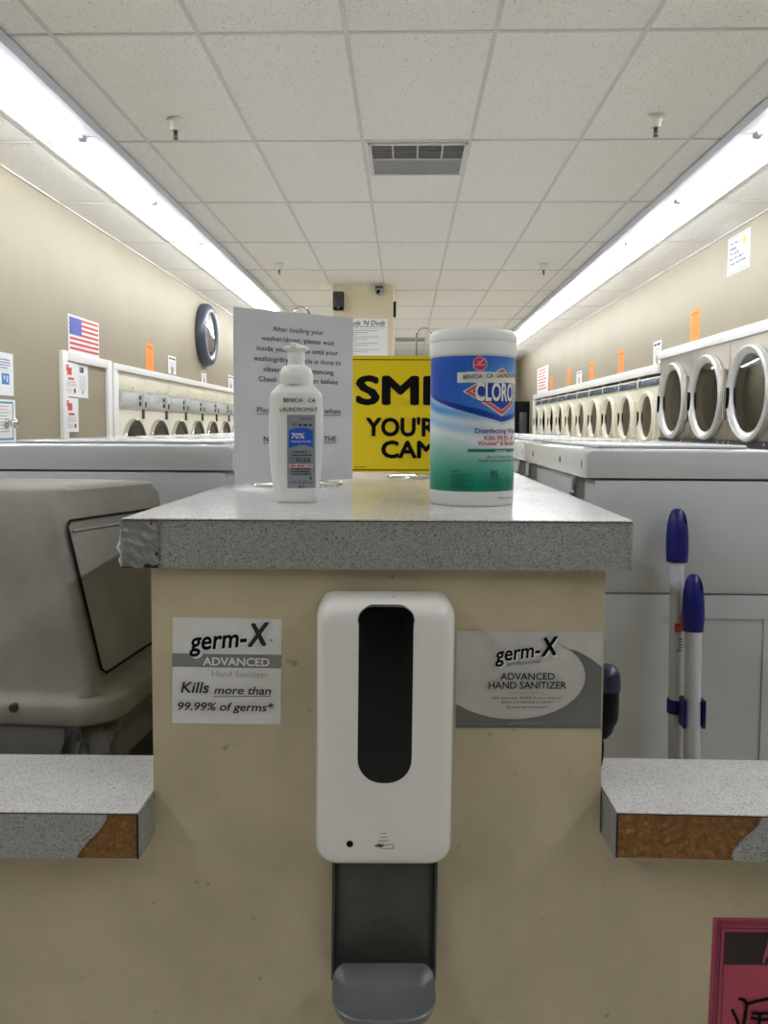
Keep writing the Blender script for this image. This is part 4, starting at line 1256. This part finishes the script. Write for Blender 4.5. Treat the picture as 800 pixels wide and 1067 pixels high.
def vent(label, x0, y0):
    t = thing('ceiling_vent', label, 'vent', (x0 + 0.29, y0 + 0.28, ZC - 0.004), 0, 'ceiling vents')
    W, D = 0.575, 0.555
    z = ZC - 0.004
    bk = MB(); bk.box(x0 + 0.01, x0 + W - 0.01, y0 + 0.01, y0 + D - 0.01, z - 0.001, z + 0.002, M['ventdark']); bk.build('filter', t)
    fr_ = MB()
    for (a, b, c, d_) in ((x0, x0 + W, y0, y0 + 0.02), (x0, x0 + W, y0 + D - 0.02, y0 + D), (x0, x0 + 0.02, y0, y0 + D), (x0 + W - 0.02, x0 + W, y0, y0 + D)):
        fr_.rbox(a, b, c, d_, z - 0.008, z + 0.001, M['tbar'], 0.002, 2)
    for i in range(1, 4):
        fr_.box(x0 + W * i / 4 - 0.004, x0 + W * i / 4 + 0.004, y0 + 0.015, y0 + D * 0.45, z - 0.007, z, M['tbar'])
    fr_.box(x0 + 0.015, x0 + W - 0.015, y0 + D * 0.22, y0 + D * 0.22 + 0.006, z - 0.006, z, M['ventgrey'])
    fr_.box(x0 + 0.015, x0 + W - 0.015, y0 + D * 0.45, y0 + D * 0.45 + 0.012, z - 0.008, z, M['tbar'])
    fr_.build('frame', t)
    sl = MB()
    n = 16
    for i in range(n):
        y = y0 + D * 0.475 + (D * 0.50 - 0.02) * i / n
        sl.box(-W / 2 + 0.02, W / 2 - 0.02, -0.008, 0.008, -0.0006, 0.0006, M['ventgrey'], Matrix.Translation((x0 + W / 2, y + 0.006, z - 0.006)) @ Matrix.Rotation(radians(-28), 4, 'X'))
    sl.build('louvre', t)
vent('grey ceiling vent with louvres, nearest, between the two light rows', -0.228, 4.555)
vent('distant grey ceiling vent above the yellow sign stand, right of the far column', -0.215, 14.26)

def sprinkler(label, x, y):
    t = thing('sprinkler', label, 'sprinkler', (x, y, ZC - 0.1), 0, 'ceiling sprinklers')
    T = Matrix.Translation((x, y, ZC - 0.003))
    MB().lathe([(0.043, 0.0), (0.043, -0.003), (0.036, -0.012), (0.029, -0.03), (0.025, -0.056), (0.018, -0.058), (0.001, -0.058)], M['escutcheon'], 24, T).build('cup', t)
    h = MB()
    h.lathe([(0.012, -0.058), (0.012, -0.066), (0.0075, -0.068), (0.0075, -0.078), (0.005, -0.08), (0.0035, -0.096), (0.006, -0.1)], M['brass'], 14, T)
    h.tube([(x - 0.007, y, ZC - 0.071), (x - 0.011, y, ZC - 0.09), (x - 0.004, y, ZC - 0.104)], 0.0022, M['brass'], 6)
    h.tube([(x + 0.007, y, ZC - 0.071), (x + 0.011, y, ZC - 0.09), (x + 0.004, y, ZC - 0.104)], 0.0022, M['brass'], 6)
    h.build('head', t)
    MB().lathe([(0.001, -0.1), (0.014, -0.1), (0.0145, -0.102), (0.001, -0.103)], M['brass'], 18, T).build('deflector', t)
sprinkler('nearer sprinkler on the ceiling, left of the vent', -1.224, 4.20)
sprinkler('nearer sprinkler on the ceiling, right of the vent', 1.285, 4.19)
sprinkler('farther small sprinkler on the ceiling, beside the left light row', -1.264, 7.85)
sprinkler('farther small sprinkler on the ceiling, beside the right light row', 1.355, 7.88)

# ================================================================== DRYERS
def big_dryer(t):
    W, H = 0.87, 1.888
    cz, R, ro = 1.445, 0.318, 0.378
    a = MB()
    a.plate_with_hole(0.004, W - 0.004, 1.078, H, W / 2, cz, R, 0.0, M['steel'])
    a.box(0.004, 0.02, 0.001, 0.8, 0, H, M['steel']); a.box(W - 0.02, W - 0.004, 0.001, 0.8, 0, H, M['steel'])
    a.box(0.02, W - 0.02, 0.78, 0.8, 0, H, M['darkmetal']); a.box(0.02, W - 0.02, 0.01, 0.78, H - 0.01, H, M['darkmetal'])
    a.build('cabinet', t, local=True)
    k = MB(); k.box(0.004, W - 0.004, -0.012, 0.02, 0, 1.076, M['darkmetal'])
    for x in (0.05, W - 0.05, W - 0.18):
        k.lathe([(0.011, 0), (0.010, 0.004), (0.0005, 0.006)], M['alu'], 10, Matrix.Translation((x, -0.012, 1.052)) @ Matrix.Rotation(pi / 2, 4, 'X'))
    k.build('lower_panel', t, local=True)
    RX = Matrix.Translation((W / 2, 0, cz)) @ Matrix.Rotation(-pi / 2, 4, 'X')
    dmm = MB(); dmm.lathe([(R, 0.0), (R - 0.005, 0.06), (R + 0.03, 0.07), (R + 0.03, 0.6), (0.001, 0.6)], M['drum'], 40, RX, caps=(False, False)); dmm.build('drum', t, local=True)
    d_ = MB(); d_.lathe([(ro - 0.005, -0.002), (ro, -0.02), (ro - 0.004, -0.045), (ro - 0.02, -0.058), (ro - 0.038, -0.056), (R - 0.012, -0.03), (R - 0.022, 0.0), (R - 0.025, 0.05)], M['ring'], 56, RX, caps=(False, False))
    door = d_.build('door', t, local=True)
    gl = MB(); gl.lathe([(R - 0.02, -0.026), (0.15, -0.030), (0.001, -0.031)], M['glass'], 40, RX, caps=(False, False)); gl.build('door_glass', door, local=True)
    hp = MB(); hp.rbox(W - 0.115, W - 0.045, -0.030, -0.001, cz - 0.20, cz + 0.22, M['steel'], 0.006, 2)
    hp.tube([(W - 0.04, -0.022, cz - 0.20), (W - 0.04, -0.022, cz + 0.22)], 0.012, M['chrome'], 10); hp.build('hinge', door, local=True)
    hd = MB(); hd.rbox(W / 2 - ro + 0.035, W / 2 - ro + 0.058, -0.066, -0.04, cz - 0.11, cz + 0.06, M['black'], 0.006, 2); hd.build('handle', door, local=True)

def small_dryer(t):
    W, H = 0.80, 1.748
    cz, R, ro = 1.298, 0.240, 0.278
    a = MB()
    a.plate_with_hole(0.004, W - 0.004, 0.99, 1.612, W / 2, cz, R, 0.0, M['cream'])
    a.box(0.004, W - 0.004, -0.004, 0.02, 0, 0.985, M['cream'])
    a.box(0.004, 0.02, 0.001, 0.7, 0, H, M['cream']); a.box(W - 0.02, W - 0.004, 0.001, 0.7, 0, H, M['cream'])
    a.box(0.02, W - 0.02, 0.68, 0.7, 0, H, M['darkmetal']); a.box(0.02, W - 0.02, 0.01, 0.68, H - 0.01, H, M['darkmetal'])
    a.build('cabinet', t, local=True)
    p = MB(); p.rbox(0.004, W - 0.004, -0.004, 0.03, 1.615, 1.722, M['cream'], 0.003, 2)
    p.rbox(0.03, W - 0.15, -0.012, 0.0, 1.628, 1.705, M['bluegrey'], 0.004, 2)
    p.rbox(W - 0.13, W - 0.03, -0.012, 0.0, 1.628, 1.705, M['bluegrey'], 0.004, 2)
    p.build('control_panel', t, local=True)
    RX = Matrix.Translation((W / 2, 0, cz)) @ Matrix.Rotation(-pi / 2, 4, 'X')
    dmm = MB(); dmm.lathe([(R, 0.0), (R - 0.005, 0.05), (R + 0.05, 0.06), (R + 0.05, 0.5), (0.001, 0.5)], M['drumlight'], 36, RX, caps=(False, False)); dmm.build('drum', t, local=True)
    d_ = MB(); d_.lathe([(ro, -0.002), (ro + 0.002, -0.02), (ro - 0.006, -0.04), (ro - 0.02, -0.046), (ro - 0.03, -0.040), (R - 0.012, -0.02), (R - 0.016, 0.03)], M['cream'], 44, RX, caps=(False, False))
    door = d_.build('door', t, local=True)
    gl = MB(); gl.lathe([(R - 0.014, -0.02), (0.1, -0.023), (0.001, -0.024)], M['glass'], 36, RX, caps=(False, False)); gl.build('door_glass', door, local=True)
    hp = MB(); hp.rbox(W / 2 + ro - 0.035, W / 2 + ro + 0.065, -0.034, -0.001, cz - 0.24, cz + 0.18, M['cream'], 0.006, 2); hp.build('hinge', door, local=True)
    hd = MB(); hd.rbox(W / 2 - ro + 0.022, W / 2 - ro + 0.040, -0.052, -0.03, cz - 0.10, cz + 0.06, M['black'], 0.006, 2); hd.build('handle', door, local=True)

def left_dryer(t):
    W, H = 0.735, 1.648
    cz, R, ro = 0.925, 0.265, 0.315
    a = MB()
    a.plate_with_hole(0.003, W - 0.003, 0.52, 1.325, W / 2, cz, R, 0.0, M['cream'])
    a.box(0.003, W - 0.003, 0.0, 0.02, 0, 0.52, M['cream'])
    a.rbox(0.003, W - 0.003, -0.004, 0.03, 1.49, H, M['cream'], 0.004, 2)
    a.box(0.003, 0.02, 0.001, 0.6, 0, H, M['cream']); a.box(W - 0.02, W - 0.003, 0.001, 0.6, 0, H, M['cream'])
    a.box(0.02, W - 0.02, 0.58, 0.6, 0, H, M['darkmetal']); a.box(0.02, W - 0.02, 0.03, 0.58, H - 0.01, H, M['darkmetal'])
    a.lathe([(0.012, 0), (0.0005, 0.004)], M['black'], 10, Matrix.Translation((W * 0.5, -0.004, 1.515)) @ Matrix.Rotation(pi / 2, 4, 'X'))
    a.build('cabinet', t, local=True)
    p = MB(); p.rbox(0.002, W - 0.002, -0.012, 0.03, 1.325, 1.487, M['panelgrey'], 0.003, 2)
    p.rbox(0.06, W - 0.24, -0.016, 0.0, 1.35, 1.465, M['plate'], 0.003, 2)
    for z_ in (1.375, 1.435):
        p.lathe([(0.022, 0), (0.02, 0.006), (0.0005, 0.007)], M['black'], 4 if z_ > 1.4 else 14, Matrix.Translation((W - 0.195, -0.012, z_)) @ Matrix.Rotation(pi / 2, 4, 'X'))
    p.build('control_panel', t, local=True)
    cm = MB(); cm.rbox(W - 0.13, W - 0.02, -0.03, 0.0, 1.335, 1.475, M['plate'], 0.004, 2); cm.rbox(W - 0.11, W - 0.06, -0.034, -0.02, 1.345, 1.40, M['darkmetal'], 0.003, 2)
    cm.rbox(W - 0.11, W - 0.075, -0.02, 0.0, 1.235, 1.325, M['darkmetal'], 0.003, 2); cm.build('coin_slot', t, local=True)
    RX = Matrix.Translation((W / 2, 0, cz)) @ Matrix.Rotation(-pi / 2, 4, 'X')
    dmm = MB(); dmm.lathe([(R, 0.0), (R - 0.005, 0.05), (R + 0.04, 0.06), (R + 0.04, 0.5), (0.001, 0.5)], M['drum'], 36, RX, caps=(False, False)); dmm.build('drum', t, local=True)
    d_ = MB(); d_.lathe([(ro, -0.002), (ro, -0.02), (ro - 0.006, -0.036), (ro - 0.014, -0.04)], M['chrome'], 44, RX, caps=(False, False))
    d_.lathe([(ro - 0.014, -0.04), (ro - 0.03, -0.040), (R - 0.012, -0.02), (R - 0.016, 0.03)], M['darkmetal'], 44, RX, caps=(False, False))
    door = d_.build('door', t, local=True)
    gl = MB(); gl.lathe([(R - 0.014, -0.02), (0.1, -0.023), (0.001, -0.024)], M['glass'], 36, RX, caps=(False, False)); gl.build('door_glass', door, local=True)

RRZ, LRZ = -pi / 2, pi / 2
names = ['nearest of the three large stainless steel dryers on the right wall', 'middle one of the three large stainless steel dryers on the right wall', 'farthest of the three large stainless dryers, beside the cream dryers']
b0 = thing('large_dryer', names[0], 'dryer', (XR, RD0 + 0.87, 0), RRZ, 'large stainless dryers'); big_dryer(b0)
for k in (1, 2): dup(b0, (XR, RD0 + 0.87 * (k + 1), 0), names[k])
s0 = None
for k in range(10):
    lab = '%s cream dryer beyond the stainless dryers on the right wall' % ORD[k]
    if s0 is None:
        s0 = thing('dryer', lab, 'dryer', (XR, RD1 + 0.80, 0), RRZ, 'cream dryers on the right wall'); small_dryer(s0)
    else: dup(s0, (XR, RD1 + 0.80 * (k + 1), 0), lab)
l0 = None
for k in range(12):
    lab = '%s cream dryer from the white frame on the left wall' % ORD[k]
    if l0 is None:
        l0 = thing('dryer', lab, 'dryer', (XL, LD0, 0), LRZ, 'cream dryers on the left wall'); left_dryer(l0)
    else: dup(l0, (XL, LD0 + 0.735 * k, 0), lab)

# ================================================================== ON THE LEFT WALL
def wall_sheet(side, y, z, w, h, m, t=0.001):
    """y = left edge as seen from inside the room"""
    X = XL if side < 0 else XR
    W_ = LW if side < 0 else RW
    s = paper_sheet((X, y, z), W_['U'], W_['V'], W_['N'], w, h, m, t, 0, 0.0008)
    s.n = 0.0006; s.step = 0.0004
    return s
# flag
sh = wall_sheet(-1, 5.865, 1.725, 0.59, 0.285, M['paper'])
for i in range(13):
    if i % 2 == 0:
        v = 0.022 + 0.246 / 13 * (12 - i)
        sh.rect(0.02, v, 0.575, v + 0.246 / 13, M['red'])
sh.rect(0.02, 0.022 + 0.246 * 6 / 13, 0.24, 0.268, M['blue'])
for r_ in range(9):
    for c_ in range(6 if r_ % 2 == 0 else 5):
        u = 0.02 + 0.22 * (c_ + (0.5 if r_ % 2 == 0 else 1.0)) / 6; v = 0.022 + 0.246 * 6 / 13 + 0.1325 * (r_ + 0.5) / 9
        pts = [(u + (0.0065 if q % 2 == 0 else 0.0026) * cos(pi / 2 + q * pi / 5), v + (0.0055 if q % 2 == 0 else 0.0022) * sin(pi / 2 + q * pi / 5)) for q in range(10)]
        sh.mb.add([sh.fn(a, b, sh.n) for a, b in pts], [list(range(10))], M['paper'])
tag(sh.mb.build('flag_poster'), 'paper poster of the American flag on the left wall above the white frame', 'poster')
# notices at the far left
sh = wall_sheet(-1, 4.62, 1.357, 0.405, 0.27, M['paper'])
for i in range(4): sh.dashes(0.06, 0.36 - 0.03 * (i == 3), 0.222 - 0.017 * i, 0.007, M['blue'], i)
sh.rect(0.255, 0.07, 0.35, 0.14, M['skyblue']); sh.rect(0.28, 0.10, 0.295, 0.125, M['paper']); sh.rect(0.315, 0.085, 0.33, 0.125, M['paper'])
sh.line([(0.0, 0.16), (0.40, 0.16)], 0.002, M['palegrey'])
tag(sh.mb.build('notice'), 'white notice with blue square at the far left, above the teal bordered one', 'notice')
sh = wall_sheet(-1, 4.62, 1.06, 0.42, 0.272, M['paper'])
sh.frame(0.02, 0.02, 0.385, 0.252, 0.012, M['teal'])
for i in range(9): sh.dashes(0.10, 0.34 - 0.02 * (i % 2), 0.225 - 0.02 * i, 0.006, M['palegrey' if i else 'rust'], i)
tag(sh.mb.build('notice'), 'white notice with teal border at the far left, behind the round chrome hook', 'notice')
# chrome coat-hook like knob in front of it
kn = thing('coat_hook', 'round chrome hook on the left wall over the teal bordered notice', 'hook', (XL, 4.93, 1.15))
KT = Matrix.Translation((XL + 0.003, 4.93, 1.18)) @ Matrix.Rotation(pi / 2, 4, 'Y')
MB().lathe([(0.028, 0.0), (0.028, 0.006), (0.012, 0.010), (0.011, 0.03)], M['chrome'], 24, KT).build('stem', kn)
MB().lathe([(0.011, 0.028), (0.026, 0.032), (0.034, 0.042), (0.034, 0.052), (0.026, 0.060), (0.001, 0.063)], M['chrome'], 28, KT).build('ball', kn)
# pages in the frame
for i, (z, lab) in enumerate(((1.385, 'white page with red print inside the white frame, upper of the two'), (1.12, 'white page with red print inside the white frame, lower of the two'))):
    X = XL + 0.031
    s2 = paper_sheet((X, 5.715, z), LW['U'], LW['V'], LW['N'], 0.235, 0.255, M['paper'], 0.001, 0, 0.0008); s2.n = 0.0006; s2.step = 0.0004
    s2.rect(0.03, 0.19, 0.075, 0.235, M['rust']); s2.rect(0.045, 0.16, 0.125, 0.215, M['red']); s2.rect(0.06, 0.125, 0.16, 0.142, M['red'])
    for q in range(3): s2.dashes(0.03, 0.2, 0.105 - 0.014 * q, 0.005, M['palegrey'], q + i)
    s2.rect(0.155, 0.03, 0.19, 0.062, M['redprint'])
    for q in range(3): s2.dashes(0.03, 0.12, 0.055 - 0.012 * q, 0.004, M['palegrey'], q + 7)
    tag(s2.mb.build('page'), lab, 'page')
sh = paper_sheet((XL + 0.007, 6.0, 1.385), LW['U'], LW['V'], LW['N'], 0.20, 0.255, M['paper'], 0.001, 0, 0.0008); sh.n = 0.0006; sh.step = 0.0004
sh.rect(0.04, 0.195, 0.115, 0.235, M['inkgrey']); sh.rect(0.05, 0.205, 0.075, 0.23, M['palegrey'])
for q in range(8): sh.dashes(0.03, 0.16, 0.165 - 0.015 * q, 0.004, M['palegrey'], q)
sh.rect(0.085, 0.03, 0.1, 0.055, M['ink'])
tag(sh.mb.build('page'), 'white page with black heading inside the white frame on the left wall', 'page')
def orange_sign(side, y, z, w, h, label):
    s = wall_sheet(side, y, z, w, h, M['orange'])
    s.text('NOTICE', w / 2, h * 0.80, h * 0.08, M['inkgrey'], w * 0.7, 'C', 0.02)
    for q in range(7): s.dashes(w * 0.18, w * 0.82, h * (0.66 - 0.085 * q), h * 0.02, M['rust'], q)
    return tag(s.mb.build('orange_sign'), label, 'sign', 'orange paper signs')
orange_sign(-1, 7.635, 1.72, 0.235, 0.265, 'orange paper sign on the left wall above the cream dryers')
def small_note(side, y, z, w, h, label, seed=0, top=True):
    s = wall_sheet(side, y, z, w, h, M['paper'])
    if top: s.dashes(w * 0.1, w * 0.9, h * 0.80, h * 0.10, M['inkgrey'], seed)
    for q in range(4): s.dashes(w * 0.15, w * 0.85, h * (0.62 - 0.13 * q), h * 0.05, M['palegrey'], q + seed)
    s.disc(w * 0.5, h * 0.16, w * 0.2, M['palegrey'], 14)
    return tag(s.mb.build('note'), label, 'note', 'small white notes')
small_note(-1, 8.35, 1.73, 0.28, 0.195, 'small white note on the left wall, right of the orange sign')
small_note(-1, 9.72, 1.70, 0.24, 0.17, 'small white note on the left wall directly below the round clock')
small_note(-1, 11.2, 1.69, 0.33, 0.215, 'small white note on the left wall beside the edge of the white printed notice')
# clock
t = thing('wall_clock', 'big round clock with thick dark rim high on the left wall', 'clock', (XL, 9.84, 1.92))
KT = Matrix.Translation((XL + 0.001, 9.82, 2.305)) @ Matrix.Rotation(pi / 2, 4, 'Y')
MB().lathe([(0.385, 0.0), (0.39, 0.03), (0.385, 0.075), (0.36, 0.105), (0.325, 0.118), (0.285, 0.112), (0.262, 0.095), (0.258, 0.07)], M['clockrim'], 64, KT, caps=(True, False)).build('rim', t)
MB().lathe([(0.262, 0.068), (0.001, 0.070)], M['clockface'], 48, KT, caps=(True, False)).build('face', t)
hd = MB()
for i in range(12):
    a = i * pi / 6
    hd.box(-0.008, 0.008, 0.205, 0.24, 0.0705, 0.073, M['inkgrey'], KT @ Matrix.Rotation(a, 4, 'Z'))
for a, L in ((0.9, 0.13), (2.6, 0.2)):
    hd.box(-0.006, 0.006, -0.03, L, 0.074, 0.077, M['ink'], KT @ Matrix.Rotation(a, 4, 'Z'))
hd.build('hand', t)
gl = MB(); gl.lathe([(0.262, 0.088), (0.13, 0.093), (0.001, 0.095)], M['glass'], 48, KT, caps=(False, False)); gl.build('glass', t)

# ================================================================== ON THE RIGHT WALL
sh = wall_sheet(1, 6.675, 2.432, 0.42, 0.305, M['paper'])
def rr2(u0, v0, u1, v1, r, w_, m):
    pts = []
    for (cx0, cy0, a0) in ((u1 - r, v1 - r, 0), (u0 + r, v1 - r, 90), (u0 + r, v0 + r, 180), (u1 - r, v0 + r, 270)):
        for k_ in range(5): 
            a = radians(a0 + 90 * k_ / 4); pts.append((cx0 + r * cos(a), cy0 + r * sin(a)))
    sh.line(pts + [pts[0]], w_, m)
rr2(0.012, 0.014, 0.405, 0.292, 0.03, 0.006, M['inkgrey'])
for i, (s_, w_) in enumerate((('Your Help In', 0.20), ('Keeping', 0.13), ('This Laundry', 0.20), ('Neat And Clean Is', 0.29), ('Greatly Appreciated', 0.33))):
    sh.text(s_, 0.035, 0.238 - 0.041 * i, 0.026, M['darkblue'], w_, 'L', 0.03)
sh.text('Thank You', 0.24, 0.035, 0.017, M['darkblue'], 0.12, 'L', 0.01)
pts = [(0.325 + (0.042 if q % 2 == 0 else 0.028) * cos(q * pi / 10), 0.232 + (0.042 if q % 2 == 0 else 0.028) * sin(q * pi / 10)) for q in range(20)]
sh.poly(pts, M['sun']); sh.disc(0.325, 0.232, 0.024, M['sun'])
tag(sh.mb.build('sign'), 'white sign with yellow sun high on the right wall', 'sign')
orange_sign(1, 7.50, 1.99, 0.245, 0.285, 'largest orange paper sign on the right wall, above the stainless dryers')
for (y, z, h, lab) in ((9.98, 1.855, 0.28, 'second orange paper sign on the right wall, above the cream dryers'), (11.52, 1.84, 0.28, 'third orange paper sign on the right wall counting from the camera'),
                       (13.08, 1.85, 0.28, 'fourth orange paper sign on the right wall counting from the camera'), (14.66, 1.85, 0.26, 'farthest orange paper sign on the right wall, beside the large white one')):
    orange_sign(1, y, z, 0.26, h, lab)
small_note(1, 8.58, 1.855, 0.26, 0.24, 'small white note on the right wall where the stainless dryers end', 3)
small_note(1, 12.38, 1.855, 0.36, 0.185, 'small white note on the right wall between two distant orange signs', 4)
sh = wall_sheet(1, 16.05, 1.852, 1.22, 0.5, M['paper'])
for i in range(7): sh.dashes(0.12, 1.05 - 0.08 * (i % 3), 0.43 - 0.06 * i, 0.03, M['red'], i)
tag(sh.mb.build('sign'), 'large white sign with red lines of print at the far end of the right wall', 'sign')
# dark cabinet beyond the dryers
t = thing('vending_machine', 'tall dark vending cabinet in the far right corner past the dryers', 'cabinet', (2.3, 17.3, 0))
MB().rbox(1.95, 2.66, 16.95, 17.75, 0.0, 1.735, M['black'], 0.01, 2).build('body', t)
MB().rbox(2.0, 2.40, 16.925, 16.955, 0.62, 1.66, M['blackgloss'], 0.006, 2).build('door', t)
MB().rbox(2.45, 2.61, 16.925, 16.955, 0.9, 1.5, M['darkmetal'], 0.006, 2).build('coin_panel', t)

# ================================================================== ON THE FAR COLUMN
t = thing('loudspeaker', 'small black loudspeaker high on the left of the far column', 'speaker', (-0.765, 8.94, 2.485))
MB().rbox(-0.826, -0.706, 8.89, 8.975, 2.488, 2.69, M['black'], 0.008, 2).build('cabinet', t)
MB().rbox(-0.818, -0.714, 8.884, 8.892, 2.52, 2.682, M['darkmetal'], 0.004, 2).build('grille', t)
MB().rbox(-0.775, -0.757, 8.882, 8.89, 2.502, 2.514, M['alu'], 0.002, 2).build('badge', t)
MB().tube([(-0.766, 8.985, 2.60), (-0.766, 8.97, 2.60)], 0.012, M['black'], 10).build('bracket', t)
wires = MB()
wires.tube([(-0.755, 8.996, 2.69), (-0.752, 8.995, ZC - 0.005)], 0.004, M['cream'], 6)
wires.tube([(-0.765, 8.996, 2.49), (-0.768, 8.995, 2.2)], 0.004, M['cream'], 6)
wires.build('cable', t)
t = thing('security_camera', 'small grey dome security camera at the top of the far column', 'camera', (-0.31, 8.93, 2.66))
CTm = Matrix.Translation((-0.305, 8.945, 2.70))
MB().rbox(-0.355, -0.262, 8.93, 9.0, 2.722, 2.76, M['darkmetal'], 0.01, 2).build('mount', t)
MB().lathe([(0.001, -0.047), (0.02, -0.043), (0.036, -0.030), (0.045, -0.010), (0.047, 0.01), (0.044, 0.025), (0.035, 0.03)], M['ventgrey'], 24, CTm).build('housing', t)
MB().lathe([(0.022, 0), (0.018, 0.01), (0.001, 0.014)], M['black'], 16, Matrix.Translation((-0.315, 8.902, 2.69)) @ Matrix.Rotation(pi / 2, 4, 'X')).build('lens', t)
jb = MB(); jb.lathe([(0.05, 0), (0.048, 0.012), (0.001, 0.014)], M['colbeige'], 28, Matrix.Translation((-0.235, 8.998, 2.655)) @ Matrix.Rotation(pi / 2, 4, 'X'))
tag(jb.build('cover_plate'), 'round pale cover plate beside the security camera on the far column', 'plate')
sb = MB(); sb.rbox(-0.146, -0.118, 9.02, 9.12, 2.43, 2.60, M['black'], 0.005, 2)
tag(sb.build('wall_box'), 'narrow black box on the right side of the far column', 'box')
sh = paper_sheet((-0.72, 9.0, 1.80), (1, 0, 0), (0, 0, 1), (0, -1, 0), 0.51, 0.60, M['paper'], 0.002, 0, 0.001); sh.n = 0.0006; sh.step = 0.0004
sh.text("Suds 'N Duds", 0.06, 0.53, 0.048, M['inkgrey'], 0.42, 'L', 0.02, 0.25)
sh.text('AGREE TO THE FOLLOWING', 0.09, 0.505, 0.014, M['inkgrey'], 0.385, 'L', 0.02)
sh.line([(0.06, 0.490), (0.47, 0.490)], 0.002, M['inkgrey'])
for q in range(12): sh.dashes(0.06, 0.40 - 0.12 * (q % 3), 0.462 - 0.024 * q, 0.008, M['palegrey'], q)
tag(sh.mb.build('sign'), 'white rules sign on the far column behind the two notice stands', 'sign')
